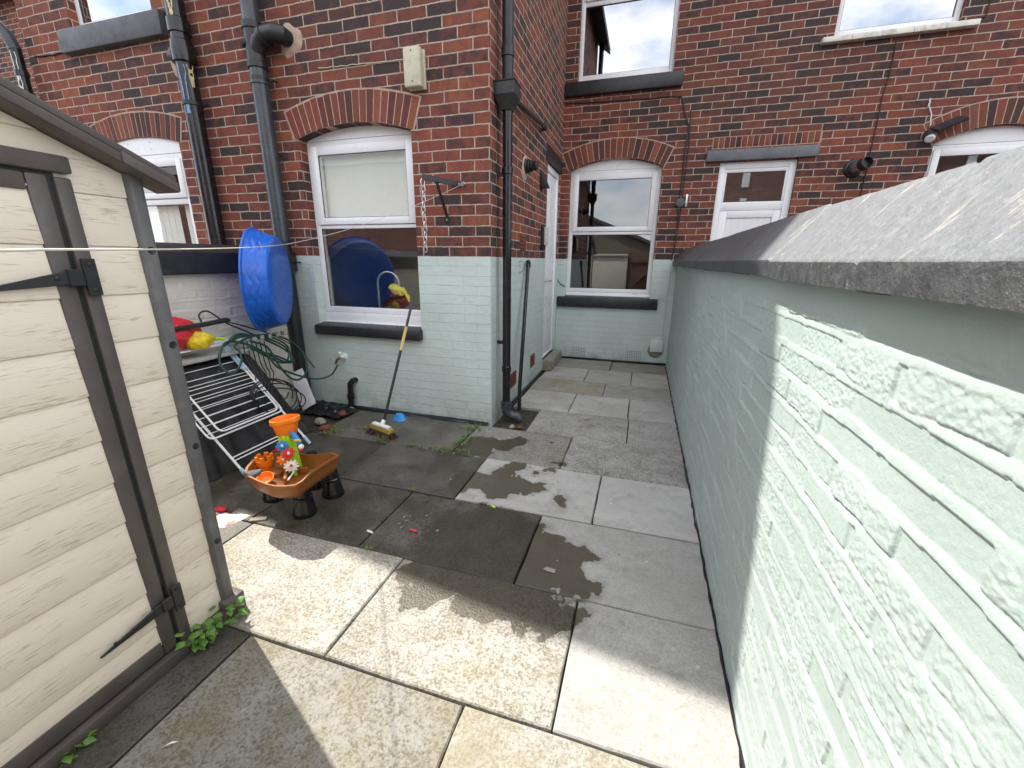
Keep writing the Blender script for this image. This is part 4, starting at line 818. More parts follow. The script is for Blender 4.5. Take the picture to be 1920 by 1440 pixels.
# back wall fittings
for px, py, lb in ((1084,658,'left of the two mint vent grilles under the back window'),(1187,665,'right of the two mint vent grilles, nearer the yard wall')):
    o = PY(px, py, YB); w_, h_ = .112, .058; v = thing('vent_grille', (o.x, YB, o.z-h_), lb, 'vent')
    m = MB(); nx_, nz_ = 9, 5; f_ = fy(YB)
    for i in range(nx_+1): x = o.x-w_+2*w_*i/nx_; m.box(x-.006, x+.006, .001, .009, o.z-h_, o.z+h_, f_)
    for k in range(nz_+1): zq = o.z-h_+2*h_*k/nz_; m.box(o.x-w_, o.x+w_, .0015, .0085, zq-.005, zq+.005, f_)
    m.build('grid', M['mint_box'], v, smooth=0); MB().box(o.x-w_, o.x+w_, -.01, .0006, o.z-h_, o.z+h_, f_).build('backing', M['upvc_line'], v, smooth=0)
o = PY(1231,648,YB); ob_ = thing('outlet_cover', (o.x,YB,o.z-.09), 'mint painted box low on the back wall by the yard wall', 'box')
MB().add([(o.x+sx*.085, y, z) for sx in (-1,1) for y, z in ((YB+.001,o.z-.08),(YB-.07,o.z-.08),(YB-.05,o.z+.09),(YB+.001,o.z+.09))],[(0,1,2,3),(7,6,5,4),(0,4,5,1),(1,5,6,2),(2,6,7,3),(3,7,4,0)]).build('cover', M['mint_box'], ob_, bevel=.006)
MB().lathe([(.105,0),(.09,.006)], (o.x-.01,YB,o.z-.075), (0,-1,0), 18).build('mortar_patch', M['stone_bit'], ob_)
o = PY(1275,381,YB); jb = thing('junction_box', (o.x,YB,o.z), 'round grey junction box on the back wall cables', 'junction box')
MB().lathe([(.056,0),(.058,.02),(.052,.055),(.03,.06)], o, (0,-1,0), 20).tube([o+Vector((0,-.03,.05)), o+Vector((0,-.03,.09))], .014, 8).build('body', mat('grey_box', (.075,.085,.095), .5), jb)
MB().box(o.x+.06, o.x+.085, YB-.02, YB, o.z-.05, o.z+.10).build('clip_plate', M['steel'], jb, bevel=.003)
def cable(pts, r, mt, label, y=YB, off=.008, cat='cable', wob=.004, sub=5):
    P = [PY(*p, y-off) if len(p) == 2 else Vector(p) for p in pts]; q = []
    for a, b_ in zip(P[:-1], P[1:]): q += [a.lerp(b_, i/sub)+Vector((random.uniform(-wob,wob),0,random.uniform(-wob,wob))) for i in range(sub)]
    return MB().tube(q+[P[-1]], r, 6).build('cable', M[mt], label=label, cat=cat)
cable([(1058,194),(1100,193),(1150,189),(1200,186),(1250,182),(1278,181),(1282,192),(1283,205),(1292,240),(1282,300),(1276,370)], .008, 'cable', 'black cable drooping under the upper sill and down to the junction box')
cable([(1272,392),(1270,430),(1264,470),(1258,488)], .009, 'cable', 'black cable dropping from the junction box to the mint paint')
cable([(1296,205),(1291,280),(1283,340),(1276,400),(1268,450)], .006, 'cable_brown', 'thin brown cable running beside the black cable to the junction box')
cable([(1258,488),(1256,520),(1248,560),(1246,600),(1240,638)], .007, 'mint_box', 'painted over cable on the mint wall above the outlet box')
cable([(1250,548),(1245,557),(1232,561)], .006, 'mint_box', 'short painted cable looping to the back window sill')
cable([(1036,486),(1040,505),(1045,522),(1050,532),(1060,537)], .006, 'cable', 'thin black cable curling from the passage door to the back window')
cable([(1680,78),(1676,100),(1668,140),(1655,180),(1640,250),(1625,320),(1612,372)], .006, 'cable_brown', 'long thin brown cable below the weathered white sill')
cable([(1745,185),(1741,198),(1746,215),(1744,236)], .006, 'wood_white', 'short white cable above the solar lamp')
cable([(1860,-5),(1848,30),(1815,40)], .006, 'cable_brown', 'thin brown cable beside the upper right window')
cable([(305,-20),(312,10),(308,35),(285,60),(250,68),(200,78),(150,92),(100,102),(65,106)], .007, 'cable', 'thin dark cable sagging under the slate grey sill', y=YO)
cable([(596,128),(640,124),(690,118),(760,112)], .0035, 'alarm', 'thin pale cable pinned in the mortar beside the alarm box', y=YO)
o = PY(1600,316,YB); f_ = thing('flue', o, 'black and silver flue cowl on the right neighbour wall', 'flue')
MB().lathe([(.10,0),(.09,.02),(.07,.03),(.062,.05)], o, (0,-1,0), 20).build('flange', M['black_matt'], f_); MB().lathe([(.057,.0),(.057,.09)], o+Vector((.01,-.04,.0)), (.25,-1,.12), 20).build('silver_band', M['steel'], f_)
MB().lathe([(.064,0),(.066,.07),(.055,.075),(.05,.03)], o+Vector((.032,-.125,.012)), (.3,-1,.2), 20).build('cowl', M['black_matt'], f_)
o = PY(1732,258,YB); sl_ = thing('solar_lamp', o, 'small black solar spotlight with a flat panel beside the right window arch', 'lamp')
MB().lathe([(.03,-.08),(.045,-.04),(.052,.04),(.045,.05)], o+Vector((0,-.10,-.01)), (-.15,-.75,-.65), 16).build('lamp_head', M['black_matt'], sl_); MB().lathe([(.044,0),(.03,.01)], o+Vector((0,-.10,-.01))+Vector((-.15,-.75,-.65)).normalized()*.05, (-.15,-.75,-.65), 16).build('lens', M['white_toy'], sl_)
b = MB(); b.tube([o+Vector((0,.0,.02)), o+Vector((0,-.08,.04))], .015, 8); b.bar(o+Vector((.03,-.09,.05)), o+Vector((.27,-.07,.15)), .13, .014, (0,-.5,1)); b.build('solar_panel', mat('dark_panel', (.02,.025,.03), .25), sl_)
# tap with hose tail, kitchen waste
tp = thing('garden_tap', PY(650,672,YO), 'white and brass outside tap on the mint wall with a green hose on it', 'tap')
o = PY(646,668,YO); MB().lathe([(.035,0),(.033,.008),(.015,.012),(.014,.05)], o, (0,-1,0), 14).tube([o+Vector((0,-.04,0)), o+Vector((-.01,-.065,.03)), o+Vector((.01,-.07,.05))], .012, 8).build('tap_body', M['white_toy'], tp)
MB().tube([o+Vector((-.0,-.055,.0)), o+Vector((-.03,-.07,-.02)), o+Vector((-.05,-.07,-.06))], .013, 10).build('spout', mat('dull_brass', (.28,.25,.18), .35, Metallic=.8), tp)
m = MB(); o2 = PY(668,712,YO); m.tube([o2+Vector((0,.02,0)), o2+Vector((-.01,-.04,0)), o2+Vector((-.035,-.05,-.03)), o2+Vector((-.04,-.05,-.12)), Vector((o2.x-.05,YO-.05,.0))], .027, 12); m.lathe([(.027,0),(.035,.004),(.035,.05),(.027,.055)], (o2.x-.042,YO-.05,.10), n=12); m.build('waste_pipe', M['black_gloss'], label='short black waste pipe bending down from the mint wall near the broom', cat='pipe')
# ------------------------------------------------------------------ broom, scoop
bh = PZ(716,806,.05); bt = PY(778,545,YO-.10); bm_ = thing('broom', (bh.x,bh.y,0), 'black and yellow broom leaning on the mint wall below the window', 'broom')
dv = (bt-bh); at = lambda t: bh+dv*t
MB().tube([at(.04), at(.99), at(1.0)], [.0115,.0115,.006], 12).build('handle', M['black_matt'], bm_); MB().tube([at(.57), at(.74)], .0128, 12).build('grip', mat('worn_yellow_grip', (.60,.46,.14), .5, .2, 20, .1, 40), bm_)
ax = Vector((.95,-.31,0)).normalized(); sd = Vector((.31,.95,0)).normalized()
def hblock(z0, z1, l, w0, w1): return [bh*Vector((1,1,0)) if False else Vector((bh.x,bh.y,0))+ax*i*l+sd*j*(w0 if z == z0 else w1)+Vector((0,0,z)) for i in (-1,1) for j in (-1,1) for z in (z0,z1)]
MB().hexa(hblock(.045,.085,.125,.032,.024)).build('head', mat('dirty_yellow_plastic', (.34,.27,.05), .5, .2, 20, .3, 40, dirt=(.12,.09,.05), ds=16, da=.8), bm_, bevel=.008); MB().hexa(hblock(.085,.10,.10,.022,.016)).tube([Vector((bh.x,bh.y,.09)), at(.07)], .018, 12).build('socket', M['white_toy'], bm_, bevel=.004)
m = MB(); rr = random.Random(3)
for i in range(15):
    for j in range(4):
        p = Vector((bh.x,bh.y,0))+ax*(i/14-.5)*.235+sd*(j/3-.5)*.05; d_ = ax*((i/14-.5)*.05+rr.uniform(-.008,.008))+sd*((j/3-.5)*.05+rr.uniform(-.01,.01)); m.tube([p+Vector((0,0,.05)), p+d_+Vector((0,0,.002))], [.006,.0085], 5)
m.build('bristles', M['bristle'], bm_)
o = PZ(750,787,0); MB().lathe([(.055,0),(.05,.01),(.03,.055),(.022,.058)], (o.x,o.y,0), (0,0,1), 16, wob=lambda t, j: 1+.2*math.cos(2*t)).build('sand_scoop', M['sky_blue'], label='light blue plastic cup upside down by the broom head', cat='toy cup')
# things behind the kitchen window
k = MB(); ty = YO+.27; a, b_ = PY(711,560,ty), PY(750,555,ty)
k.tube([(a.x,ty,.90),(a.x,ty,PY(711,530,ty).z)]+[((a.x+b_.x)/2-(b_.x-a.x)/2*math.cos(t), ty-.0, PY(711,530,ty).z+.10*math.sin(t)) for t in np.linspace(.1, math.pi-.1, 12)]+[(b_.x,ty,PY(711,530,ty).z),(b_.x,ty,PY(711,545,ty).z)], .011, 10); k.lathe([(.03,0),(.028,.03),(.014,.04)], (a.x,ty,.90), n=14); k.build('kitchen_tap', M['steel'], label='arched chrome kitchen tap behind the window', cat='tap')
g = PY(745,543,YO+.21); m = MB(); rr = random.Random(5)
m.lathe([(.02,-.08),(.035,-.06),(.045,-.02),(.032,.03),(.042,.06),(.02,.09)], g+Vector((0,0,.0)), (.9,0,-.25), 14, wob=lambda t, j: 1+.22*math.sin(3*t+j))
for i in range(4): m.tube([g+Vector((.06+.01*i,-.03,-.01)), g+Vector((.10+.015*i,-.05,.0-.02*i)), g+Vector((.12+.01*i,-.055,-.04-.02*i))], [.018,.014,.010], 8)
m.build('rubber_gloves', M['glove'], label='yellow rubber gloves behind the kitchen window', cat='gloves')
# ------------------------------------------------------------------ corner pile: covered table, board, airer, pool, hoses
def covered():
    n = 60; m_ = 40; y = np.linspace(1.70, 2.71, n)[:, None]; t = np.linspace(0, 1, m_)[None]
    # section: front foot -> front top -> back top -> back foot
    kx = np.interp(t, [0,.48,.55,.72,.8,1], [-2.56,-2.93,-2.95,-3.09,-3.11,-3.12]); kz = np.interp(t, [0,.48,.55,.72,.8,1], [.002,.63,.665,.67,.64,.01])
    e = np.clip((2.71-y)/.22, 0, 1); e0 = np.clip((y-1.70)/.05, 0, 1); sc = (.06+.94*np.sqrt(e))*np.sqrt(e0)
    X = -2.84+(kx-(-2.84))*(.75+.25*sc); Z = kz*np.minimum(1, sc*1.02)+.003
    w_ = (fbm(y*7+0*t, t*9+0*y, 4, 41)-.5)*.05+.018*np.sin(y*38+6*fbm(y*3+0*t, t*3+0*y, 2, 4))*np.clip(1-t*2, 0, 1)
    return grid_obj('black_cover', np.stack([X+w_*np.where(t < .5, 1, .3), y+0*t, np.maximum(Z+w_*.35, .002)], -1), n, m_, M['tarp'], label='black fabric cover over garden gear, sloping behind the white airer', cat='cover')
covered()
MB().hexa([(x, y, z+h) for x in (-3.12, -2.90) for y, z in ((1.6,.70), (2.50,.70)) for h in (0,.022)]).build('worn_board', M['wood_worn'], bevel=.004, label='worn pale board lying on the black cover under the airer top', cat='board')
bd = [PY(543,702,3.02), PY(566,690,3.06), PY(592,756,3.0), PY(568,770,2.96)]
m = MB(); nrm = (bd[1]-bd[0]).cross(bd[3]-bd[0]).normalized()*.008; m.add(bd+[p+nrm for p in bd], [(0,1,2,3),(7,6,5,4),(0,4,5,1),(1,5,6,2),(2,6,7,3),(3,7,4,0)]); m.build('white_board', M['wood_white'], bevel=.002, label='white board leaning at the foot of the grey soil pipe', cat='board')
ar = thing('clothes_airer', (-2.4, 2.1, 0), 'white wire clothes airer folded and leaning on the black cover', 'airer')
p0 = Vector((-2.40, 1.84, .012)); sl2 = Vector((-.68, 0, .728)).normalized(); nA = sl2.cross(Vector((0,-1,0))).normalized(); nA = nA if nA.x > 0 else -nA
def A_(px, py, off=0.): return PP(px, py, p0+nA*off, nA)
def rnd(P, r, n=5):
    """polyline with rounded corners"""
    out = [P[0]]
    for a, b_, c in zip(P[:-2], P[1:-1], P[2:]):
        r1 = min(r, (a-b_).length*.45, (c-b_).length*.45); s_ = b_+(a-b_).normalized()*r1; e_ = b_+(c-b_).normalized()*r1
        out += [s_.lerp(b_, i/n).lerp(b_.lerp(e_, i/n), i/n) for i in range(n+1)]
    return out+[P[-1]]
oL = .0; fa = A_(459,898); tp_ = A_(365,762); yl, yrr = 1.86, 2.42
PT = lambda t, y, off=0.: p0+sl2*t+nA*off+Vector((0, y-p0.y, 0))
LT = .99
MB().tube(rnd([PT(0,yl), PT(.33,yl), PT(LT,yl)], .1), .0085, 8).tube([PT(0,yrr), PT(LT,yrr)], .0085, 8).tube([PT(.13,yl), PT(.13,yrr)], .0045, 8).tube([PT(.155,yl), PT(.155,yrr)], .0045, 8).build('leg_frame', M['white_wire'], ar)
for y in (yl, yrr): MB().tube([PT(-.012,y), PT(.06,y)], .013, 10).build('foot', M['blue_clip'], ar)
def wing(t0, t1, y0, y1, off, nr, name, ph=0):
    m = MB(); m.tube(rnd([PT(t1,y0,off), PT(t0,y0,off), PT(t0,y1,off), PT(t1,y1,off)], .045), .0065, 8); m.build(name, M['white_wire'], ar)
    k = MB()
    for i in range(nr):
        t = t0+(t1-t0)*(i+.7+ph)/(nr+.4); k.tube([PT(t,y0,off), PT(t,y1,off)], .0027, 6)
    k.build('rods', M['white_wire'], ar)
wing(.315, LT-.05, yl-.05, yrr-.015, .03, 10, 'wing')
wing(.33, LT-.08, yl+.02, yrr-.06, .055, 8, 'wing', .35)
# the top wing folded flat over the board
tz = .775
m = MB(); m.tube(rnd([Vector((-2.98,1.6,tz)), Vector((-2.98,2.52,tz)), Vector((-3.12,2.52,tz)), Vector((-3.12,1.6,tz))], .04), .0065, 8)
for x in (-3.0,-3.03,-3.06,-3.09): m.tube([(x,1.6,tz),(x,2.52,tz)], .003, 6)
m.build('folded_wing', M['white_wire'], ar)
tj = PT(LT-.05, 2.32, .02)
m = MB()
for k, y in enumerate((2.335,2.36)): m.bar(PT(LT-.03,y,.065), PT(LT-.27,y+.012,.065), .020, .014, (1,0,1))
m.build('hinge_plate', M['blue_clip'], ar, bevel=.003)
for y in (2.52,): MB().lathe([(.012,0),(.016,.01),(.014,.05)], (-2.98,y,tz), (.3,1,0), 10).build('end_cap', M['white_toy'], ar)
# pool
pc = PY(487,527,2.74); aP = Vector((-.86,-.51,.03)).normalized()
pl = thing('paddling_pool', (pc.x, pc.y, pc.z-.42), 'round blue plastic paddling pool stood on edge against the soil pipe', 'paddling pool')
R0 = .412; side = [(.352+.043*k/27, -.150+.140*k/27) for k in range(28)]
prof = [(.05,-.160),(.20,-.165),(.325,-.166),(.345,-.160)]+side+[(R0-.010,-.010),(R0,-.004),(R0,.008),(R0-.014,.013),(.383,.006),(.37,-.02),(.345,-.12),(.33,-.15),(.05,-.152)]
def scal(t, j):
    if not 4 <= j < 32: return 1
    h = prof[j][1]; k = 1+.009*abs(math.sin(8*t))**.5
    for hk in (-.052, -.100): k -= .013*math.exp(-((h-hk-.013*math.sin(16*t))/.0062)**2)
    return k
m = MB(); m.lathe(prof, pc, aP, 192, wob=scal); po_ = m.build('shell', M['pool'], pl, smooth=50)
# bags on the airer
def bag(name, c, sx, sy, sz, mt, label, cat, seed, n=28):
    th = np.linspace(0, math.pi, n)[:, None]; ph = np.linspace(0, math.tau, 2*n)[None]; nz_ = .62+.75*fbm(3+1.6*np.sin(th)*np.cos(ph)+4, 3+1.6*np.sin(th)*np.sin(ph)+1.3*np.cos(th), 4, seed, .6)
    V = np.stack([c[0]+sx*nz_*np.sin(th)*np.cos(ph), c[1]+sy*nz_*np.sin(th)*np.sin(ph), c[2]+sz*nz_*np.cos(th)+0*ph], -1); V[..., 2] = np.maximum(V[..., 2], c[2]-sz*.85)
    return grid_obj(name, V, n, 2*n, M[mt], label=label, cat=cat)
o = PX(348,622,-3.0); bag('plastic_bag', (o.x-.02,o.y-.12,tz+.115), .10, .22, .115, 'bag_red', 'crumpled red plastic bag on the airer beside the shed post', 'bag', 3)
o = PX(378,627,-2.96); bag('plastic_bag', (o.x,o.y-.02,tz+.062), .065, .085, .062, 'bag_yellow', 'crumpled yellow packet beside the red plastic bag', 'packet', 8)
MB().tube([PX(300,622,-2.93), PX(385,608,-2.93), PX(424,600,-2.93), PX(430,600,-2.93)], [.016,.017,.018,.012], 12).build('foam_tube', M['black_matt'], label='black foam covered bar lying across the red plastic bag', cat='bar')
MB().tube([PX(403,634,-2.95), PX(415,635,-2.95), PX(420,636,-2.95)], [.010,.010,.012], 10).tube([PX(432,638,-2.95), PX(441,640,-2.95)], [.012,.010], 10).build('hose_nozzle', M['lime'], label='lime green hose wand lying on the airer top', cat='hose nozzle')
def px_path(pts, x=None, y=None, n=4):
    P = [PX(p[0], p[1], p[2]) for p in pts]; out = []
    for i in range(len(P)-1):
        a, b_, c, d_ = P[max(i-1,0)], P[i], P[i+1], P[min(i+2,len(P)-1)]
        for k in range(n):
            t = k/n; out.append(.5*((2*b_)+(c-a)*t+(2*a-5*b_+4*c-d_)*t*t+(3*b_-a-3*c+d_)*t**3))
    return out+[P[-1]]
hz = MB(); rr = random.Random(11)
hz.tube(px_path([(633,684,-2.62),(622,702,-2.66),(600,710,-2.72),(575,708,-2.78),(548,700,-2.80),(520,688,-2.82),(500,665,-2.86),(470,648,-2.90),(430,640,-2.92),(415,655,-2.9),(412,680,-2.86),(425,697,-2.82),(440,698,-2.8),(452,680,-2.82),(450,660,-2.85),(440,648,-2.88),(470,632,-2.92),(510,628,-2.92),(545,640,-2.9),(570,665,-2.85),(575,695,-2.80),(560,712,-2.78),(540,705,-2.8),(520,680,-2.84),(500,650,-2.88),(470,640,-2.9)]), .0085, 8)
for i in range(3): hz.tube(px_path([(420+i*5,648-i*5,-2.93),(450,632-i*3,-2.93),(500,630+i*4,-2.92),(540,650+i*5,-2.9),(535+i*8,680,-2.87),(500+i*10,668,-2.87),(470,650+i*2,-2.9)]), .0085, 8)
hz.build('garden_hose', M['hose_green'], label='dark green garden hose coiled on the airer and running to the tap', cat='hose')
cz = MB()
cz.tube(px_path([(545,660,-2.9),(470,625,-2.95),(425,606,-2.97),(395,586,-2.98),(380,584,-2.98),(373,592,-2.98),(378,604,-2.97)]), .006, 8); cz.tube(px_path([(420,602,-2.96),(460,612,-2.97),(510,628,-2.95),(560,655,-2.9),(590,690,-2.85)]), .005, 8)
for i in range(5):
    cx, cy = 505+i*5, 735+i*4; cz.tube(px_path([(cx+(36+3*i)*math.cos(t+i), cy+(28+2*i)*math.sin(t+i)*(.8+.2*math.sin(i)), -2.66+.01*i) for t in np.linspace(0, 5.6, 13)]), .005, 6)
for i in range(6): cz.tube(px_path([(455+i*8,640,-2.92),(462+i*9,672+3*i,-2.88),(478+i*7,700,-2.83),(480+i*6,730,-2.76),(490+i*4,760+3*i,-2.66)]), .0045, 6)
cz.build('cable_coil', M['cable'], label='tangle of black cable hanging over the black cover behind the airer', cat='cable')
rk = MB()
for i in range(5): a = PX(478+i*14,662-i*4,-2.93); rk.box(a.x-.02,a.x+.025,a.y-.012,a.y+.018,.765,.80)
rk.build('plastic_rack', mat('grey_plastic_rack', (.30,.31,.31), .5), bevel=.003, label='grey plastic rack among the hoses under the blue pool', cat='rack')
# ------------------------------------------------------------------ sand and water table shaped like a boat
zr = .315
out = [(457,887),(461,876),(474,861),(500,851),(527,847),(555,848),(580,852),(602,855),(622,852),(637,857),(618,868),(600,879),(583,891),(567,902),(553,910),(535,912),(515,912),(498,908),(483,902),(467,894)]
OP = [PZ(x, y, zr) for x, y in out]; cen = sum(OP, Vector())/len(OP); bt_ = thing('water_table', (cen.x,cen.y,0), 'brown boat shaped sand and water table with black legs', 'toy table')
def rg(k, z, up=0): return [Vector((cen.x+(p.x-cen.x)*k, cen.y+(p.y-cen.y)*k, z+(.014 if 7 <= i <= 12 and up else 0))) for i, p in enumerate(OP)]
m = MB(); m.loft([rg(.76,.222), rg(.85,.230), rg(.91,.258), rg(.93,.29), rg(.935,.295), rg(1.0,.298,1), rg(1.015,.306,1), rg(1.0,zr,1), rg(.945,zr,1), rg(.92,.30), rg(.86,.262), rg(.80,.242), rg(.55,.240)]); tub = m.build('tub', M['tub'], bt_, smooth=60)
def inner(a, b_, t): return (a.lerp(b_, t))
dv_ = MB(); q0, q1 = PZ(520,890,.25), PZ(592,872,.25); q2, q3 = PZ(536,905,.25), PZ(540,850,.25)
dv_.bar(q2+Vector((0,0,-.005)), q3+Vector((0,0,-.005)), .018, .065); dv_.bar(PZ(525,883,.25), PZ(578,886,.25), .018, .06); dv_.lathe([(.05,0),(.045,.035),(.03,.04)], PZ(520,893,.225), n=14); dv_.build('divider', M['tub'], tub, bevel=.004)
lc = [PZ(565,968), PZ(619,931), PZ(508,938), PZ(585,915)]
for p in lc:
    p = p+Vector((0,.03,0)); MB().lathe([(.064,0),(.066,.012),(.060,.03),(.048,.10),(.051,.104),(.051,.114),(.044,.12),(.038,.18),(.038,.228)], (p.x,p.y,0), n=22).build('leg', M['black_gloss'], bt_)
T = PZ(552,886,.235); tv = CR*1.; tv.z = 0; tv.normalize(); fw = Vector((-tv.y, tv.x, 0))
TZ = PY(538,812,T.y).z
m = MB(); m.loft([[T+tv*(dx*w_)+fw*(dy*.03)+Vector((-.02*k,0,0))+Vector((0,0,z)) for dx, dy in ((-1,-1),(1,-1),(1,1),(-1,1))] for k, w_, z in ((0,.040,-.01),(.5,.034,.12),(1,.030,TZ-T.z))]); tw = m.build('tower', M['lime'], bt_, bevel=.004)
MB().bar(T+tv*.028-fw*.036+Vector((0,0,0)), T+tv*.006-fw*.034+Vector((-.02,0,TZ-T.z)), .016, .02, tuple(fw)).build('tower_rib', M['lime'], tw, bevel=.003)
fn0 = T+Vector((-.02,0,TZ-T.z)); m = MB()
def lobed(r, z, s=1.): return [fn0+tv*(r*1.25*math.cos(t)+.008)+fw*(r*.9*math.sin(t))*(1+.16*math.cos(3*t))+Vector((0,0,z+.012*math.cos(t)*s)) for t in np.linspace(0, math.tau, 24, endpoint=False)]
m.loft([lobed(.034,-.012,0), lobed(.046,.0,0), lobed(.053,.045), lobed(.058,.06), lobed(.065,.066), lobed(.065,.088), lobed(.060,.092), lobed(.055,.082), lobed(.045,.03), lobed(.02,.022)]); m.build('funnel', M['orange'], bt_, smooth=50)
td = (CO-T).normalized()
for (px, py, r, mt, nt) in ((529,836,.027,'blue_toy',9),(541,850,.029,'red',8),(531,861,.028,'orange',8),(546,873,.032,'white_toy',11)):
    c = PY(px, py, T.y-.05); gr = MB().lathe([(r,0),(r,.014),(r*.5,.016),(r*.35,.02)], c, (td.x,td.y,.15), nt*4, wob=lambda t, j, nt=nt: (1+.17*math.copysign(1, math.sin(nt*t))) if j < 2 else 1).build('gear_wheel', M[mt], bt_, smooth=20)
    MB().lathe([(r*.28,0),(r*.22,.006)], c+td*.018, (td.x,td.y,.15), 10).build('hub', M['red' if mt == 'white_toy' else 'white_toy'], gr)
c = PY(516,832,T.y+.03); m = MB(); n = 12; vs = []
for i in range(n+1):
    t = i/n; a = c+tv*(-.032+.075*t**.6)+Vector((0,0,-.05+.11*t)); vs += [a, c+tv*(.03)+Vector((0,0,-.05+.11*t)), a+fw*.008, c+tv*.03+fw*.008+Vector((0,0,-.05+.11*t))]
m.add(vs, [f for i in range(n) for f in ((4*i,4*i+1,4*i+5,4*i+4),(4*i+2,4*i+6,4*i+7,4*i+3),(4*i,4*i+4,4*i+6,4*i+2),(4*i+1,4*i+3,4*i+7,4*i+5))]); m.build('sail', M['red'], bt_)
c = PY(556,826,T.y-.01); fg = thing('toy_figure', c-Vector((0,0,.06)), 'little blue and white toy figure hanging on the green tower', 'toy figure')
MB().tube([c+Vector((-.03,0,.05)), c+Vector((-.005,0,.02)), c+Vector((.02,0,-.015))], [.010,.016,.013], 10).build('body', M['blue_toy'], fg); MB().lathe([(.006,-.014),(.015,-.006),(.015,.006),(.006,.014)], c+Vector((.03,-.005,-.03)), (1,0,-.6), 12).build('head', M['white_toy'], fg)
MB().tube([c+Vector((.0,-.01,.005)), c+Vector((.038,-.012,.012))], [.009,.006], 8).build('arm', M['yellow'], fg); MB().lathe([(.016,0),(.012,.012),(.004,.016)], c+Vector((.022,-.004,-.045)), (.5,0,-1), 10).build('hat', M['red'], fg)
o = PZ(500,886,.225); ct = MB(); ct.lathe([(.034,0),(.036,.05),(.045,.055),(.047,.085),(.040,.086),(.036,.06),(.02,.055)], o, n=20)
for k in range(6): t = k*math.tau/6; ct.bar(o+Vector((.040*math.cos(t),.040*math.sin(t),.08)), o+Vector((.038*math.cos(t),.038*math.sin(t),.108)), .022, .014, (math.cos(t),math.sin(t),0))
ct.build('castle_cup', M['orange'], label='orange castle shaped cup standing in the brown boat table', cat='toy cup')
o = PZ(500,903,.245); MB().lathe([(.02,0),(.034,.012),(.042,.035),(.038,.037),(.028,.014),(.01,.008)], o, (.25,-.35,1), 18).build('scoop', M['orange'], label='small orange scoop lying in the front of the brown boat table', cat='toy scoop')
pr = [PZ(455,884,.33), PZ(492,878,.345), PZ(486,886,.325), PZ(470,893,.315)]; m = MB(); m.add(pr+[p-Vector((0,0,.02)) for p in pr], [(0,1,2,3),(7,6,5,4),(0,4,5,1),(1,5,6,2),(2,6,7,3),(3,7,4,0)]); m.build('prow', mat('grey_toy_plastic', (.12,.125,.13), .45), bt_, bevel=.003)
MB().tube([PZ(540,900,.30), PZ(556,878,.27)], .004, 6).build('straw', M['white_toy'], label='thin white stick lying in the brown boat table', cat='stick')
# ------------------------------------------------------------------ litter, weeds
crumple('plastic_bag', [PZ(398,960),PZ(470,966),PZ(420,992),PZ(392,985)], 'bag_pink', .014, .022, 21, nu=30, nv=20, label='white and red plastic bag lying by the foot of the shed', cat='bag')
o = PZ(416,958); bag('bag_end', (o.x+.005,o.y-.01,.022), .038, .022, .012, 'bag_red', 'red twist of film on the white and red bag', 'film', 31, 14)
MB().bar(PZ(468,975,.005), PZ(500,972,.005), .03, .008).build('wood_chip', M['stone_bit'], label='pale strip of wood beside the white and red bag', cat='wood chip')
for px, py, dx, mt, lb in ((776,995,12,'red','red chalk stub on the wet slab'),(925,950,7,'lime','green chalk stub on the wet slab edge'),(694,997,10,'white_toy','white chalk stub in the slab joint')):
    a, c = PZ(px-dx/2, py-2, .006), PZ(px+dx/2, py+2, .006); MB().tube([a, c], .006, 8).build('chalk', M[mt], label=lb, cat='chalk')
rr = random.Random(2); bits = MB()
for px, py in [(758,970),(770,968),(748,983),(762,977),(800,968),(820,996),(752,990),(768,979),(877,909),(878,918),(990,898),(960,893),(845,900),(1030,1068),(1045,1052),(664,872),(630,762),(318,1398),(305,1372),(518,1290),(520,1283),(405,1287),(1130,1100),(1160,1040),(905,812),(1000,930),(1046,905),(905,900)]:
    p = PZ(px, py, .0); r = rr.uniform(.004,.009) if py < 1200 else rr.uniform(.003,.006); bits.lathe([(r,0),(r*.8,r*.5),(r*.3,r*.6)], (p.x,p.y,.002), (rr.uniform(-.2,.2),rr.uniform(-.2,.2),1), 6, wob=lambda t, j: 1+.3*math.sin(2*t))
bits.build('litter_crumbs', M['stone_bit'], loc=(0,0,0), kind='stuff', label='pale crumbs and petals scattered over the slabs', cat='litter')
p = PZ(1030,1068,.003); crumple('leaf', [p+Vector((-.03,-.01,0)),p+Vector((.03,-.015,0)),p+Vector((.028,.012,0)),p+Vector((-.02,.014,0))], 'stone_bit', .004, .004, 6, nu=10, nv=8, label='pale curled leaf on the wet patch of the slab', cat='leaf')
p = PZ(318,1397,.003); MB().add([p+Vector((-.016,-.01,0)),p+Vector((.0,.0,.004)),p+Vector((.018,.014,.002)),p+Vector((.003,.008,.006))],[(0,1,2,3)]).build('petal', M['white_toy'], label='white petal on the dark slab near the shed', cat='petal')
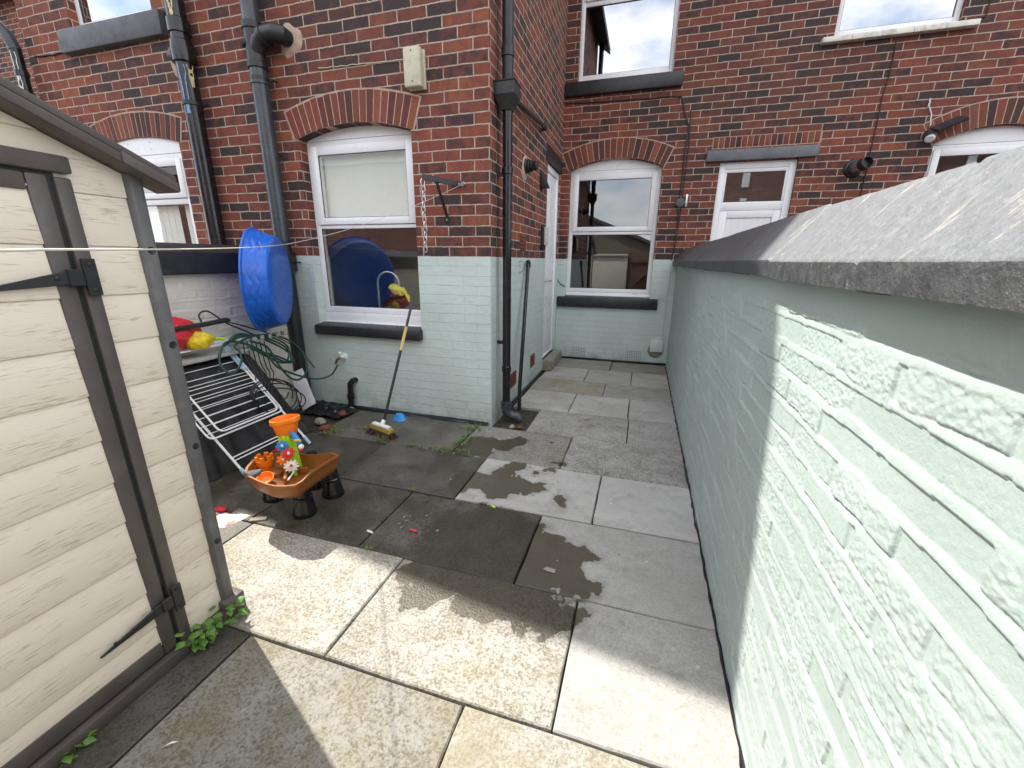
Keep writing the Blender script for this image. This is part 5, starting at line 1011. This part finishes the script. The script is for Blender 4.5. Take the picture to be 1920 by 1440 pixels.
def leafy(name, c, R, n, size, label, cat, seed, h=.10, elong=(1,1)):
    rr = random.Random(seed); root = thing(name, c, label, cat); L = MB(); St = MB()
    for i in range(n):
        a = rr.uniform(0, math.tau); d = R*math.sqrt(rr.random()); base = Vector(c)+Vector((math.cos(a)*d*.4*elong[0], math.sin(a)*d*.4*elong[1], 0)); tip = Vector(c)+Vector((math.cos(a)*d*elong[0], math.sin(a)*d*elong[1], rr.uniform(.25,1)*h))
        if i % 3 == 0: St.tube([base, base.lerp(tip,.5)+Vector((0,0,.01)), tip], .0013, 4)
        s = size*rr.uniform(.6,1.25); dirv = Vector((math.cos(a+rr.uniform(-1,1)), math.sin(a+rr.uniform(-1,1)), rr.uniform(-.35,.4))).normalized(); up = Vector((rr.uniform(-.4,.4), rr.uniform(-.4,.4), 1)).normalized(); sdv = dirv.cross(up).normalized(); up = sdv.cross(dirv)
        k = [tip, tip+dirv*s*.3+sdv*s*.38, tip+dirv*s*.55+sdv*s*.30, tip+dirv*s-up*s*.12, tip+dirv*s*.55-sdv*s*.30, tip+dirv*s*.3-sdv*s*.38, tip+dirv*s*.5+up*s*.10]
        L.add(k, [(0,1,6),(1,2,6),(2,3,6),(3,4,6),(4,5,6),(5,0,6)])
    L.build('leaves', M['leaf'], root, smooth=60); St.build('stems', M['stem'], root); return root
c = PZ(412,1188); leafy('weed', (c.x-.015,c.y,.0), .095, 60, .036, 'green leafy weed growing at the corner of the shed base', 'weed', 1, .10, (.7,1.1))
c = PZ(385,1212); leafy('weed', (c.x-.02,c.y,.0), .05, 20, .034, 'smaller leafy weed beside the larger one along the shed base', 'weed', 5, .06, (.7,1.2))
c = PZ(140,1412); leafy('weed', (c.x-.0,c.y,.0), .03, 14, .028, 'tiny weed sprouting below the shed door in the bottom corner', 'weed', 2, .035, (.6,1.4))
def tuft(c, R, n, h, seed, ex=(1,1)):
    rr = random.Random(seed); m = MB()
    for i in range(n):
        b0 = Vector(c)+Vector((rr.gauss(0,.5)*R*ex[0], rr.gauss(0,.5)*R*ex[1], 0)); a = rr.uniform(0, math.tau); l = h*rr.uniform(.5,1.3); d = Vector((math.cos(a), math.sin(a), 0)); s = Vector((-d.y, d.x, 0))*.0022
        p1 = b0+d*l*.35+Vector((0,0,l*.6)); p2 = b0+d*l*.9+Vector((0,0,l*.75)); m.add([b0-s, b0+s, p1+s, p1-s, p2], [(0,1,2,3),(3,2,4)])
    return m
for i, (px, py, R, n, h, ex, lb) in enumerate([(627,812,.07,90,.055,(1,1),'grass tuft at the slab corner behind the brown boat table'),(718,826,.05,70,.05,(1,1),'grass tuft in the slab joint in front of the broom'),(682,805,.035,40,.04,(1,1),'small grass tuft left of the broom head'),(868,828,.10,150,.05,(.45,1.5),'grass growing in the joint running from the wall corner'),(840,846,.13,150,.045,(1.6,.3),'grass growing in the joint across the slabs near the corner'),(885,806,.09,130,.05,(1.5,.6),'grass along the foot of the mint wall corner'),(775,838,.06,60,.035,(1.4,.3),'short grass in the joint between broom and corner'),(773,920,.025,30,.03,(1,.6),'tiny grass tuft at a joint in the wet slabs'),(690,1030,.03,25,.02,(1.4,.4),'tiny moss tuft in the joint of the dark slabs'),(1137,889,.02,25,.02,(1,.5),'tiny moss tuft in the joint of the pale passage slabs')]):
    c = PZ(px, py); tuft((c.x,c.y,.0), R, int(n*.62), h*.85, 30+i, ex).build('grass_tuft', M['grass'], smooth=0, label=lb, cat='grass tuft')
